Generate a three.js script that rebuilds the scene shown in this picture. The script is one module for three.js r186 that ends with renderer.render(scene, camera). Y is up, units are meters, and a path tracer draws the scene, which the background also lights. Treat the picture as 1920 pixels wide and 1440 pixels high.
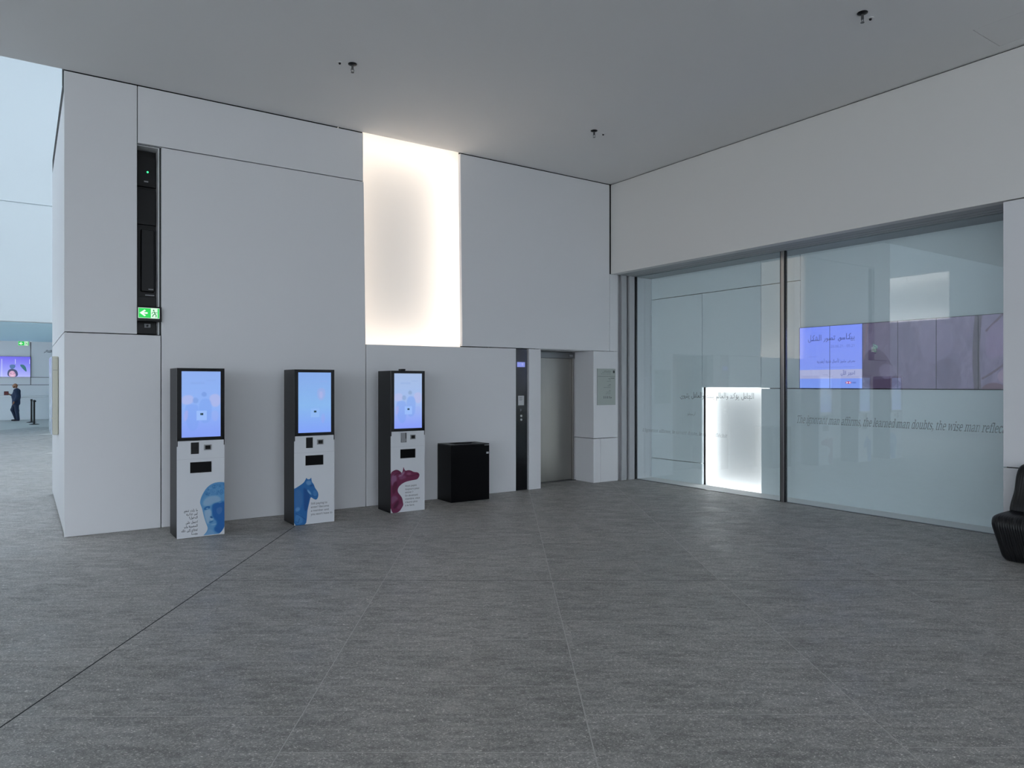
import * as THREE from 'three';
import { RoundedBoxGeometry } from 'three/addons/geometries/RoundedBoxGeometry.js';
import { MarchingCubes } from 'three/addons/objects/MarchingCubes.js';
import { mergeGeometries, mergeVertices } from 'three/addons/utils/BufferGeometryUtils.js';
import { RectAreaLightUniformsLib } from 'three/addons/lights/RectAreaLightUniformsLib.js';

// ---------------------------------------------------------------- camera, sky, exposure
// x runs along the kiosk wall to the right, z towards the camera, y up. The lens is level.
const IMG_W = 1920, IMG_H = 1440, FOCAL = 1340, EYE = 1.65, YAW = Math.atan2(917, 1340);
const scene = new THREE.Scene();
const camera = new THREE.PerspectiveCamera(2 * Math.atan(IMG_H / 2 / FOCAL) * 180 / Math.PI, IMG_W / IMG_H, 0.05, 300);
camera.position.set(0, EYE, 0);
camera.rotation.y = -YAW;
scene.add(camera);
scene.background = new THREE.Color().setRGB(0.86, 0.95, 1.06);     // even overcast sky
scene.backgroundIntensity = 3.0;
const renderer = new THREE.WebGLRenderer({ antialias: true });
renderer.toneMapping = THREE.LinearToneMapping;
renderer.toneMappingExposure = 1.6;
renderer.shadowMap.enabled = true;
RectAreaLightUniformsLib.init();
const LED_WALL = 24, LED_VITRINE = 8, LED_FAR = 26;               // radiance of the hidden LED strips
const SCREEN = 0.58;                                                // brightness of the displays

// ---------------------------------------------------------------- measured planes of the place
const WZ = -9.05, LX = 8.219, GX = 8.78, VX = 9.18, CH = 5.03, HEAD = 3.51, CX = 0.366;
const SY = Math.sin(YAW), CY = Math.cos(YAW);

// ---------------------------------------------------------------- small tools
function rng(seed) { let a = seed >>> 0; return () => { a = (a + 0x6D2B79F5) | 0; let t = Math.imul(a ^ (a >>> 15), 1 | a); t = (t + Math.imul(t ^ (t >>> 7), 61 | t)) ^ t; return ((t ^ (t >>> 14)) >>> 0) / 4294967296; }; }
const used = new Map();
function numbered(n) { const k = used.get(n) ?? 0; used.set(n, k + 1); return k ? n + '_' + String(k).padStart(3, '0') : n; }
function shade(o) { o.castShadow = true; o.receiveShadow = true; return o; }
function thing(name, label, category, pos = [0, 0, 0], turn = 0, group) {
  const o = new THREE.Group(); o.name = numbered(name); o.position.set(...pos); o.rotation.y = turn;
  o.userData = { label, category }; if (group) o.userData.group = group;
  scene.add(o); return o;
}
function setting(name, label, category) {
  const o = new THREE.Group(); o.name = numbered(name); o.userData = { kind: 'structure', label, category }; scene.add(o); return o;
}
function part(name, geo, mat, parent, label) {
  const m = shade(new THREE.Mesh(geo, mat)); m.name = name;
  if (label) m.userData.label = label;
  parent.add(m); return m;
}
function solo(name, geo, mat, label, category, group) {
  const m = shade(new THREE.Mesh(geo, mat)); m.name = numbered(name); m.userData = { label, category }; if (group) m.userData.group = group;
  scene.add(m); return m;
}
function box(x0, x1, y0, y1, z0, z1, r = 0) {
  const w = Math.abs(x1 - x0), h = Math.abs(y1 - y0), d = Math.abs(z1 - z0);
  const g = r > 0 ? new RoundedBoxGeometry(w, h, d, 2, Math.min(r, w / 2.01, h / 2.01, d / 2.01)) : new THREE.BoxGeometry(w, h, d);
  return g.translate((x0 + x1) / 2, (y0 + y1) / 2, (z0 + z1) / 2);
}
function merged(list) { return mergeGeometries(list.map((g) => { const q = g.index ? g.toNonIndexed() : g; return q; })); }
// a panel on a wall facing +z: polygon of [x, y], its face at z
function panelZ(poly, zFace, depth, bevel = 0.003) {
  const s = new THREE.Shape(poly.map(([x, y]) => new THREE.Vector2(x, y)));
  return new THREE.ExtrudeGeometry(s, { depth: depth - bevel, bevelEnabled: true, bevelThickness: bevel, bevelSize: bevel, bevelOffset: -bevel, bevelSegments: 1 }).translate(0, 0, zFace - depth);
}
// a flat print, facing +z, uv 0..1
function planeZ(x0, x1, y0, y1, z) { return new THREE.PlaneGeometry(x1 - x0, y1 - y0).translate((x0 + x1) / 2, (y0 + y1) / 2, z); }
// a flat print facing -x; its left edge in view lies at the far end (small z)
function planeX(zFar, zNear, y0, y1, x) { return new THREE.PlaneGeometry(zNear - zFar, y1 - y0).rotateY(-Math.PI / 2).translate(x, (y0 + y1) / 2, (zFar + zNear) / 2); }

// ---------------------------------------------------------------- textures
function noise2(seed, n) { const r = rng(seed), g = new Float32Array(n * n).map(() => r()); return (x, y) => {
  const xi = Math.floor(x), yi = Math.floor(y), fx = x - xi, fy = y - yi, sx = fx * fx * (3 - 2 * fx), sy = fy * fy * (3 - 2 * fy);
  const at = (i, j) => g[((j % n + n) % n) * n + ((i % n + n) % n)];
  return (at(xi, yi) * (1 - sx) + at(xi + 1, yi) * sx) * (1 - sy) + (at(xi, yi + 1) * (1 - sx) + at(xi + 1, yi + 1) * sx) * sy; }; }
function dataTex(size, fn, srgb = true) {
  const d = new Uint8Array(size * size * 4);
  for (let j = 0; j < size; j++) for (let i = 0; i < size; i++) { const c = fn(i / size, j / size, i, j), o = (j * size + i) * 4; d[o] = c[0]; d[o + 1] = c[1]; d[o + 2] = c[2]; d[o + 3] = 255; }
  const t = new THREE.DataTexture(d, size, size); t.magFilter = THREE.LinearFilter; t.minFilter = THREE.LinearMipmapLinearFilter; t.generateMipmaps = true;
  t.wrapS = t.wrapT = THREE.RepeatWrapping; if (srgb) t.colorSpace = THREE.SRGBColorSpace; t.needsUpdate = true; return t;
}
function canvasTex(w, h, draw) {
  const c = document.createElement('canvas'); c.width = w; c.height = h; const g = c.getContext('2d'); draw(g, w, h);
  const t = new THREE.CanvasTexture(c); t.colorSpace = THREE.SRGBColorSpace; t.anisotropy = 8; return t;
}
// flamed granite: grey ground with pale flecks drawn out one way, 1.6 m to a tile
const nFine = noise2(1, 512), nMid = noise2(2, 128), nBig = noise2(3, 16), nFleck = noise2(4, 512), nStreak = noise2(5, 64);
const graniteFn = (u, v) => {
  const a = nFine(u * 512, v * 512), b = nMid(u * 128, v * 128), c = nBig(u * 6 % 16, v * 16), f = nFleck(u * 256, v * 512), s = nStreak(u * 16, v * 64);
  let k = 0.50 + (a - 0.5) * 0.22 + (b - 0.5) * 0.16 + (c - 0.5) * 0.10 + (s - 0.5) * 0.16;
  if (f > 0.72) k += (f - 0.72) * 2.2;
  if (f < 0.2) k -= (0.2 - f) * 0.7;
  return k;
};
const granite = dataTex(1024, (u, v) => { const k = Math.max(0, Math.min(1, graniteFn(u, v))); return [68 + k * 184, 68 + k * 184, 67 + k * 183]; });
const graniteBump = dataTex(1024, (u, v) => { const k = Math.max(0, Math.min(255, graniteFn(u, v) * 255)); return [k, k, k]; }, false);
const graniteRough = dataTex(512, (u, v) => { const k = 105 + 95 * nBig(u * 16, v * 16) * 0.8 + 60 * (nFine(u * 512, v * 512) - 0.5); return [0, Math.max(0, Math.min(255, k)), 0]; }, false);
const plasterBump = dataTex(512, (u, v) => { const k = 128 + 60 * (nFine(u * 256, v * 256) - 0.5) + 60 * (nMid(u * 64, v * 64) - 0.5); return [k, k, k]; }, false);
plasterBump.repeat.set(1, 1);
const brushed = dataTex(512, (u, v) => { const k = 118 + 70 * (nFine(u * 512, v * 8) - 0.5) + 30 * (nMid(u * 128, v * 4) - 0.5); return [0, k, 0]; }, false);

// ---------------------------------------------------------------- materials
const mat = (o) => new THREE.MeshStandardMaterial(o);
const C = (r, g, b) => new THREE.Color().setRGB(r / 255, g / 255, b / 255, THREE.SRGBColorSpace);
const white = mat({ color: C(222, 223, 226), roughness: 0.55, bumpMap: plasterBump, bumpScale: 0.0002 });
const whiteWarm = mat({ color: C(222, 221, 219), roughness: 0.6, bumpMap: plasterBump, bumpScale: 0.0002 });
const ceilingPaint = mat({ color: C(238, 238, 238), roughness: 0.85 });
const glowPaint = mat({ color: C(244, 242, 240), roughness: 0.9 });
const palePaint = mat({ color: C(236, 243, 245), roughness: 0.5 });
const hallPaint = mat({ color: C(214, 221, 224), roughness: 0.8 });
const darkGap = mat({ color: C(24, 25, 27), roughness: 0.9 });
const grout = mat({ color: C(196, 195, 192), roughness: 0.95 });
const jointSeal = mat({ color: C(30, 31, 33), roughness: 0.8 });
const black = new THREE.MeshPhysicalMaterial({ color: C(12, 13, 16), roughness: 0.4, specularIntensity: 0.7 });
const blackSatin = new THREE.MeshPhysicalMaterial({ color: C(4, 4, 6), roughness: 0.4, specularIntensity: 0.35 });
const blackGloss = mat({ color: C(6, 7, 10), roughness: 0.14 });
const steel = mat({ color: C(146, 144, 140), metalness: 1, roughness: 0.36 });
const steelDark = mat({ color: C(120, 121, 122), metalness: 1, roughness: 0.35 });
const stainless = mat({ color: C(168, 167, 165), metalness: 1, roughness: 0.3 });
const alu = mat({ color: C(150, 152, 155), metalness: 0.3, roughness: 0.5 });
const trackPaint = mat({ color: C(176, 179, 181), roughness: 0.6 });
const glass = new THREE.MeshPhysicalMaterial({ color: new THREE.Color().setRGB(0.965, 0.995, 1.0), roughness: 0.0, metalness: 0, transmission: 1, thickness: 0, ior: 1.68 });
const led = (r, g, b, k) => mat({ color: 0x222222, emissive: new THREE.Color().setRGB(r, g, b), emissiveIntensity: k, roughness: 0.6 });
const display = (tex, k = SCREEN) => mat({ color: 0x0a0a0c, emissive: 0xffffff, emissiveMap: tex, emissiveIntensity: k, roughness: 0.2 });
const slabMats = [];
for (let i = 0; i < 6; i++) { const k = [0.96, 0.985, 1.0, 1.02, 1.04, 0.99][i];
  slabMats.push(mat({ color: new THREE.Color().setRGB(0.90 * k, 0.872 * k, 0.845 * k), map: granite, bumpMap: graniteBump, bumpScale: 0.0009, roughness: 0.9, roughnessMap: graniteRough })); }

// ---------------------------------------------------------------- Arabic lettering, drawn as pen strokes from right to left
const TEETH = { 'ب': -1, 'ت': 2, 'ث': 3, 'ن': 1, 'ي': -2, 'ئ': 9 }, NOJOIN = 'اأإآدذرزوؤةى';
function arc(cx, cy, r) { const p = []; for (let i = 0; i <= 10; i++) p.push([cx + r * Math.cos(i * Math.PI / 5), cy + r * Math.sin(i * Math.PI / 5)]); return p; }
function glyph(ch, R, L) {
  const S = [], D = [], tail = (x) => S.push([[x, 0.12], [x, -0.1], [x + 0.19, -0.25], [x + 0.38, -0.1], [x + 0.38, 0.14]]);
  const dots = (n, x, y) => { if (n === 1) D.push([x, y]); if (n === 2) D.push([x - 0.08, y], [x + 0.08, y]); if (n === 3) D.push([x - 0.08, y], [x + 0.08, y], [x, y + 0.13]); };
  let w = 0.3;
  const line = (...p) => S.push(p);
  if ('اأإآ'.includes(ch)) { w = 0.22; line([0.1, 0.72], [0.1, 0]); if (R) line([0, 0], [0.1, 0]); if (ch === 'أ') line([0.18, 0.84], [0.04, 0.86], [0.12, 0.95]); if (ch === 'إ') line([0.18, -0.2], [0.04, -0.18], [0.12, -0.1]); if (ch === 'آ') line([0.0, 0.86], [0.1, 0.9], [0.22, 0.86]); }
  else if (ch in TEETH && L) { w = 0.3; line([0.15, 0.26], [0.15, 0], [0.3, 0]); if (R) line([0, 0], [0.15, 0]); const n = TEETH[ch]; if (n === 9) line([0.2, 0.38], [0.1, 0.4], [0.16, 0.48]); else dots(Math.abs(n), 0.15, n > 0 ? 0.46 : -0.2); }
  else if ('بتث'.includes(ch)) { w = 0.8; line([0.06, 0.26], [0.08, 0.04], [0.2, 0], [0.6, 0], [0.74, 0.05], [0.74, 0.26]); if (R) line([0, 0], [0.12, 0.02]); dots(Math.abs(TEETH[ch]), 0.4, TEETH[ch] > 0 ? 0.36 : -0.2); }
  else if (ch === 'ن') { w = 0.52; tail(0.06); if (R) line([0, 0], [0.06, 0.02]); dots(1, 0.25, 0.16); }
  else if ('يىئ'.includes(ch)) { w = 0.62; line([0.02, R ? 0.0 : 0.16], [0.2, 0.2], [0.28, 0.08], [0.1, -0.06], [0.12, -0.26], [0.4, -0.28], [0.58, 0.0]); if (ch === 'ي') dots(2, 0.3, -0.42); }
  else if ('جحخ'.includes(ch)) { if (L) { w = 0.52; line([0.44, 0.3], [0.22, 0.36], [0.06, 0.3], [0.28, 0.02], [0.52, 0]); if (R) line([0, 0], [0.3, 0]); } else { w = 0.52; line([0.48, 0.3], [0.22, 0.36], [0.06, 0.3], [0.36, 0.08], [0.46, -0.16], [0.26, -0.36], [0.02, -0.3]); if (R) line([0, 0], [0.36, 0.06]); }
    if (ch === 'ج') dots(1, 0.26, L ? -0.17 : -0.12); if (ch === 'خ') dots(1, 0.24, 0.52); }
  else if ('دذ'.includes(ch)) { w = 0.4; line([0.2, 0.34], [0.1, 0.08], [0.14, 0], [0.38, 0.0]); if (R) line([0, 0], [0.14, 0]); if (ch === 'ذ') dots(1, 0.2, 0.5); }
  else if ('رز'.includes(ch)) { w = 0.32; line([0.08, 0.2], [0.1, -0.04], [0.3, -0.24]); if (R) line([0, 0], [0.1, 0.0]); if (ch === 'ز') dots(1, 0.14, 0.38); }
  else if ('سش'.includes(ch)) { w = L ? 0.6 : 0.9; for (const x of [0.12, 0.28, 0.44]) line([x, 0.2], [x, 0]); line([R ? 0 : 0.12, 0], [0.44, 0]); if (L) line([0.44, 0], [0.6, 0]); else tail(0.46); if (ch === 'ش') dots(3, 0.28, 0.36); }
  else if ('صض'.includes(ch)) { w = L ? 0.7 : 1.0; line([0.5, 0], [0.14, 0], [0.06, 0.14], [0.24, 0.28], [0.44, 0.14], [0.44, 0]); line([0.54, 0.2], [0.54, 0]); if (R) line([0, 0], [0.2, 0]); if (L) line([0.5, 0], [0.7, 0]); else tail(0.56); if (ch === 'ض') dots(1, 0.26, 0.44); }
  else if ('طظ'.includes(ch)) { w = 0.62; line([0.6, 0], [0.14, 0], [0.06, 0.14], [0.24, 0.28], [0.44, 0.14], [0.44, 0]); line([0.46, 0.72], [0.46, 0]); if (R) line([0, 0], [0.2, 0]); }
  else if ('عغ'.includes(ch)) { if (R) line([0, 0], [0.16, 0.02], [0.32, 0.24], [0.06, 0.24], [0.2, 0.02], [L ? 0.4 : 0.3, 0]); else line([0.1, 0.3], [0.26, 0.34], [0.38, 0.2], [0.2, 0.06], [0.1, 0], [L ? 0.46 : 0.3, 0]); w = 0.44; if (!L) line([0.3, 0], [0.42, -0.16], [0.26, -0.36], [0.02, -0.3]); if (ch === 'غ') dots(1, 0.2, 0.48); }
  else if ('فق'.includes(ch)) { S.push(arc(0.16, 0.16, 0.11)); line([R ? 0 : 0.06, 0.02], [0.2, 0.0], [0.36, 0]); w = 0.38; if (!L) { if (ch === 'ق') { tail(0.1); w = 0.55; } else { line([0.2, 0], [0.66, 0], [0.76, 0.06], [0.76, 0.24]); w = 0.82; } } dots(ch === 'ق' ? 2 : 1, 0.16, 0.42); }
  else if (ch === 'ك') { if (L) { w = 0.5; line([0.0, 0.72], [0.34, 0.5], [0.06, 0.24], [0.3, 0.02], [0.5, 0]); if (R) line([0, 0], [0.3, 0.0]); } else { w = 0.62; line([0.08, 0.72], [0.08, 0.06], [0.16, 0], [0.54, 0], [0.56, 0.18]); line([0.26, 0.36], [0.36, 0.3], [0.26, 0.24], [0.36, 0.18]); if (R) line([0, 0], [0.16, 0.0]); } }
  else if (ch === 'ل') { if (L) { w = 0.26; line([0.1, 0.74], [0.1, 0], [0.26, 0]); if (R) line([0, 0], [0.1, 0]); } else { w = 0.5; line([0.06, 0.74], [0.06, 0.1]); tail(0.06); if (R) line([0, 0], [0.06, 0]); } }
  else if (ch === 'م') { S.push(arc(0.16, 0.08, 0.1)); w = 0.34; line([R ? 0 : 0.06, 0], [0.16, 0]); if (L) line([0.16, 0], [0.34, 0]); else line([0.24, 0.02], [0.26, -0.36]); }
  else if ('هة'.includes(ch)) { S.push(arc(0.17, 0.14, 0.14)); w = 0.36; line([R ? 0 : 0.05, 0.02], [0.2, 0]); if (L) line([0.2, 0], [0.36, 0]); if (ch === 'ة') dots(2, 0.17, 0.42); }
  else if ('وؤ'.includes(ch)) { S.push(arc(0.14, 0.13, 0.1)); w = 0.34; line([0.04, 0.12], [0.06, -0.06], [0.3, -0.24]); if (R) line([0, 0], [0.08, 0.02]); if (ch === 'ؤ') line([0.2, 0.34], [0.1, 0.36], [0.16, 0.44]); }
  else if (ch === '؟') { w = 0.4; line([0.3, 0.5], [0.2, 0.66], [0.06, 0.56], [0.14, 0.36], [0.16, 0.2]); dots(1, 0.16, 0.04); }
  else if (ch === '،') { w = 0.22; line([0.06, 0.06], [0.12, -0.06], [0.06, -0.16]); }
  else w = 0.3;
  return { w, S, D };
}
function arabicWidth(text) { let t = 0; for (let i = 0; i < text.length; i++) { const R = i > 0 && text[i - 1] !== ' ' && !NOJOIN.includes(text[i - 1]) && text[i] !== ' '; const L = text[i + 1] && !' ؟،'.includes(text[i + 1]) && !NOJOIN.includes(text[i]); t += glyph(text[i], R, L).w; } return t; }
function arabic(g, text, xRight, yBase, size, weight, color) {      // size: pixels of one em
  g.strokeStyle = g.fillStyle = color; g.lineWidth = weight; g.lineCap = 'round'; g.lineJoin = 'round';
  let t = 0;
  for (let i = 0; i < text.length; i++) {
    const ch = text[i], prev = text[i - 1], next = text[i + 1];
    const R = prev && !' ؟،'.includes(prev) && !NOJOIN.includes(prev), L = next && !' ؟،'.includes(next) && !NOJOIN.includes(ch);
    const q = glyph(ch, R, L), X = (a) => xRight - (t + a) * size, Y = (b) => yBase - b * size;
    for (const p of q.S) {
      g.beginPath(); g.moveTo(X(p[0][0]), Y(p[0][1]));
      if (p.length < 4) for (const [a, b] of p.slice(1)) g.lineTo(X(a), Y(b));
      else { for (let k = 1; k < p.length - 1; k++) { const e = k === p.length - 2 ? p[k + 1] : [(p[k][0] + p[k + 1][0]) / 2, (p[k][1] + p[k + 1][1]) / 2]; g.quadraticCurveTo(X(p[k][0]), Y(p[k][1]), X(e[0]), Y(e[1])); } }
      g.stroke();
    }
    for (const [a, b] of q.D) { g.beginPath(); g.arc(X(a), Y(b), weight * 0.72, 0, 7); g.fill(); }
    t += q.w;
  }
}
function blob(g, pts, fill) { g.beginPath(); g.moveTo((pts[0][0] + pts[pts.length - 1][0]) / 2, (pts[0][1] + pts[pts.length - 1][1]) / 2); for (let i = 0; i < pts.length; i++) { const a = pts[i], b = pts[(i + 1) % pts.length]; g.quadraticCurveTo(a[0], a[1], (a[0] + b[0]) / 2, (a[1] + b[1]) / 2); } g.closePath(); g.fillStyle = fill; g.fill(); }

// ================================================================= FLOOR
// stone slabs 1.413 x 0.705 m, laid in rows square to the view: a = across, d = ahead
const toXZ = (a, d) => { const aa = a - 0.0127 * d; return [d * SY + aa * CY, -(d * CY - aa * SY)]; };
const floor = setting('floor', 'grey flamed granite paving slabs with thin pale joints', 'floor');
function clip(poly, f) { const out = []; for (let i = 0; i < poly.length; i++) { const A = poly[i], B = poly[(i + 1) % poly.length], fa = f(A), fb = f(B); if (fa >= 0) out.push(A); if (fa * fb < 0) { const t = fa / (fa - fb); out.push([A[0] + (B[0] - A[0]) * t, A[1] + (B[1] - A[1]) * t]); } } return out; }
const STRIP_X = 8.46;
{
  const fr = rng(11), seen = [], rest = [];
  function slabGeo(p, ou, ov) {
    const s = new THREE.Shape(p.map(([x, z]) => new THREE.Vector2(x, -z)));
    const g = new THREE.ExtrudeGeometry(s, { depth: 0.0194, bevelEnabled: true, bevelThickness: 0.0006, bevelSize: 0.0006, bevelOffset: -0.0006, bevelSegments: 1 }).rotateX(-Math.PI / 2).translate(0, -0.02, 0);
    const P = g.attributes.position, U = g.attributes.uv;
    for (let i = 0; i < P.count; i++) { const x = P.getX(i), z = P.getZ(i), a = x * CY + z * SY, d = x * SY - z * CY; U.setXY(i, a / 1.6 + ou, d / 1.6 + ov); }
    return g;
  }
  for (let c = -12; c <= 9; c++) {
    const a0 = -1.003 + (c + 0) * 1.4127, a1 = a0 + 1.4127;            // joints at -2.42, -1.00, 0.41, 1.82, 3.23
    const FULL = 6.008, off = { '-2': 4.22, '-1': 3.549, 0: 3.906, 1: 3.566, 2: 3.247 }[c] ?? (3.2 + 0.7 * fr());
    const cuts = [];
    if (c >= -1) { for (let d = off - 0.705 * 9; d < FULL - 0.2; d += 0.705) cuts.push(d); cuts.push(FULL); for (let d = FULL + 0.713 * (c % 2 ? 1 : 0.5); d < 19; d += 0.713) cuts.push(d); }
    else for (let d = off - 0.705 * 9; d < 46; d += 0.705) cuts.push(d);
    for (let k = 0; k + 1 < cuts.length; k++) {
      const wide = c === -2 ? 0.0045 : c === -1 ? 0 : 0, g = 0.0031, gN = Math.abs(cuts[k] - FULL) < 1e-6 ? 0.0045 : g, gF = Math.abs(cuts[k + 1] - FULL) < 1e-6 ? 0.0045 : g;
      const L = c === -1 ? 0.005 : g, Rr = c === -2 ? 0.005 : g;
      let p = [[a0 + L, cuts[k] + gN], [a1 - Rr, cuts[k] + gN], [a1 - Rr, cuts[k + 1] - gF], [a0 + L, cuts[k + 1] - gF]].map(([a, d]) => toXZ(a, d));
      p = clip(p, (q) => STRIP_X - 0.004 - q[0]); if (p.length < 3) continue;
      p = clip(p, (q) => q[0] + 13.9); if (p.length < 3) continue;
      p = clip(p, (q) => 11.9 - q[1]); if (p.length < 3) continue;
      p = clip(p, (q) => q[1] + 39.9); if (p.length < 3) continue;
      const dm = (cuts[k] + cuts[k + 1]) / 2, am = (a0 + a1) / 2, x = 960 + FOCAL * am / dm, mx = p.reduce((s, q) => s + q[0] / p.length, 0), mz = p.reduce((s, q) => s + q[1] / p.length, 0);
      const hidden = mx > CX + 0.8 && mz < WZ - 0.7;
      if (hidden) continue;
      (dm > 2.2 && dm < 15.5 && x > -420 && x < 2300 && mx < STRIP_X ? seen : rest).push([p, fr(), fr(), dm]);
    }
  }
  seen.sort((p, q) => p[3] - q[3]); console.log('slabs in view', seen.length);
  const many = seen.slice(0, 290);
  for (const [p, u, v] of many) part('slab', slabGeo(p, u, v), slabMats[Math.floor(u * 5.99)], floor);
  const others = seen.slice(290).concat(rest);
  const far = part('slab', mergeGeometries(others.map(([p, u, v]) => slabGeo(p, u, v))), slabMats[2], floor); far.userData.kind = 'stuff';
  // threshold stones along the glass
  for (const [z0, z1] of [[-9.05, -7.6], [-7.595, -6.1], [-6.095, -4.9], [-4.895, -3.6], [-3.595, -2.2]]) part('slab', slabGeo([[STRIP_X, z0], [STRIP_X, z1], [GX + 0.005, z1], [GX + 0.005, z0]].reverse(), fr(), fr()), slabMats[3], floor);
  // mortar bed that shows in the joints
  part('mortar_bed', merged([box(-14, 8.8, -0.3, -0.0009, -9.3, 12), box(-10, 8.2, -0.3, -0.0009, -40, -9.3)]), grout, floor, 'pale mortar in the slab joints');
  // two dark movement joints
  const strip = (A, B, w) => { const [x0, z0] = A, [x1, z1] = B, L = Math.hypot(x1 - x0, z1 - z0); return new THREE.BoxGeometry(L, 0.006, w).rotateY(-Math.atan2(z1 - z0, x1 - x0)).translate((x0 + x1) / 2, -0.0035, (z0 + z1) / 2); };
  part('movement_joint', strip(toXZ(-2.4157, 0.5), toXZ(-2.4157, 9.4), 0.011), jointSeal, floor, 'dark sealed movement joint');
  part('movement_joint', strip(toXZ(-2.4157, 6.008), toXZ(6.6, 6.008), 0.0095), jointSeal, floor, 'dark sealed movement joint');
}

// ================================================================= CEILING
const ceiling = setting('ceiling', 'flat grey-white plaster ceiling', 'ceiling');
{
  const s = new THREE.Shape([[-14.2, -9.05], [9.6, -9.05], [9.6, 12.2], [-14.2, 12.2]].map(([x, z]) => new THREE.Vector2(x, -z)));
  const hatch = [[7.49, -3.15], [8.07, -3.15], [8.07, -2.4], [7.49, -2.4]];
  s.holes.push(new THREE.Path(hatch.map(([x, z]) => new THREE.Vector2(x, -z)).reverse()));
  part('slab', new THREE.ExtrudeGeometry(s, { depth: 0.3, bevelEnabled: false }).rotateX(-Math.PI / 2).translate(0, CH, 0), ceilingPaint, ceiling);
  part('hatch', box(7.495, 8.065, CH + 0.001, CH + 0.04, -3.145, -2.405, 0.003), ceilingPaint, ceiling, 'flush square access hatch');
  part('hatch_cover', box(7.4, 8.15, CH + 0.05, CH + 0.09, -3.25, -2.3), darkGap, ceiling);
}

// ================================================================= KIOSK WALL (faces +z)
const wallBack = setting('wall_back', 'white panelled wall with dark open joints behind the kiosks', 'wall');
const PT = 0.06, J = 0.0055;                       // panel thickness and half a joint
{
  const top = CH - 0.012;
  const P = (poly, depth = PT, m = white) => part('panel', panelZ(poly, WZ, depth), m, wallBack);
  P([[CX, 2.215], [1.063, 2.215], [1.063, top], [CX, top]]);
  P([[CX, 0.002], [1.305, 0.002], [1.305, 2.205], [CX, 2.205]]);
  P([[1.071, 4.376], [3.772 - 0.002, 4.376], [3.772 - 0.002, top], [1.071, top]]);
  P([[1.315, 0.002], [3.806, 0.002], [3.806, 2.2], [3.779, 4.366], [1.315, 4.366]]);
  P([[3.816, 0.002], [6.268, 0.002], [6.268, 2.196], [3.816, 2.184]]);
  P([[5.313, 2.206], [8.195, 2.206], [8.195, top], [5.277, top]]);
  P([[8.203, 2.206], [8.385, 2.206], [8.385, HEAD], [8.203, HEAD]]);
  P([[6.516, 0.002], [6.744, 0.002], [6.744, 2.198], [6.516, 2.198]], 0.62);
  P([[7.839, 0.745], [8.385, 0.745], [8.385, 2.198], [7.839, 2.198]], 0.62);
  P([[7.839, 0.002], [7.99, 0.002], [7.99, 0.735], [7.839, 0.735]], 0.62);
  P([[7.996, 0.002], [8.385, 0.002], [8.385, 0.735], [7.996, 0.735]], 0.62);
  // the body of the wall behind its panels
  const zb = WZ - PT - 0.004, zr = -9.32, ze = -12.82;
  part('core', merged([
    box(CX + 0.03, 1.063, 0.03, CH - 0.002, zr, zb), box(1.063, 1.3, 0.0, 2.216, zr, zb), box(1.063, 1.3, 4.372, CH - 0.002, zr, zb),
    box(1.3, 3.42, 0.0, CH - 0.002, zr, zb), box(3.42, 5.82, 0.0, 1.99, zr, zb), box(5.82, 6.27, 0.0, CH - 0.002, zr, zb),
    box(6.27, 8.385, 2.24, CH - 0.002, zr, zb), box(6.27, 6.744, 0.0, 2.24, -9.75, -9.2),
    box(CX + 0.03, 3.42, 0.0, CH, ze, zr - 0.012), box(5.82, 6.27, 0.0, CH, ze, zr - 0.012), box(3.42, 5.82, 0.0, 1.99, ze, zr - 0.012), box(3.42, 5.82, 1.99, CH, ze, -9.57), box(3.45, 3.768, CH - 0.011, CH + 0.25, WZ - PT, WZ - 0.02), box(5.281, 5.8, CH - 0.011, CH + 0.25, WZ - PT, WZ - 0.02), box(5.316, 5.82, 2.15, 2.24, WZ - PT - 0.012, WZ - PT - 0.001), box(3.44, 3.77, 4.33, 4.41, WZ - PT - 0.012, WZ - PT - 0.001), box(3.44, 3.8, 2.0, 2.18, WZ - PT - 0.012, WZ - PT - 0.001), box(6.27, 9.6, 2.24, CH, -9.9, zr - 0.012), box(3.0, 6.2, CH, CH + 0.3, -9.9, -9.57), box(CX, 3.42, CH, CH + 0.3, -9.57, WZ - 0.001), box(5.82, 9.6, CH, CH + 0.3, -9.32, WZ - 0.001)]), darkGap, wallBack, 'dark backing seen in the joints');
  part('soffit', box(6.75, 7.845, 2.198, 2.238, -9.72, WZ - PT), white, wallBack);
  part('jamb', box(7.839, 7.86, 0.0, 2.2, -9.72, -9.67), white, wallBack);
  part('back_panel', box(7.9, 9.6, 0, CH, -9.95, -9.72), white, wallBack);
  // end face of the wall, towards the hall
  part('panel', box(CX, CX + 0.028, 2.215, 4.815, ze, WZ - PT, 0.002), white, wallBack);
  part('panel', box(CX, CX + 0.028, 0.035, 2.205, ze, WZ - PT, 0.002), white, wallBack);
  part('slot', box(CX + 0.002, CX + 0.028, 4.83, CH - 0.001, ze, WZ - 0.02), darkGap, wallBack, 'black slot along the top of the wall end');
  // niche lining
  part('niche_lining', merged([box(1.29, 1.2995, 2.217, 4.364, -9.319, WZ - PT), box(1.0635, 1.2995, 4.364, 4.3715, -9.319, WZ - PT)]), white, wallBack);
}
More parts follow.
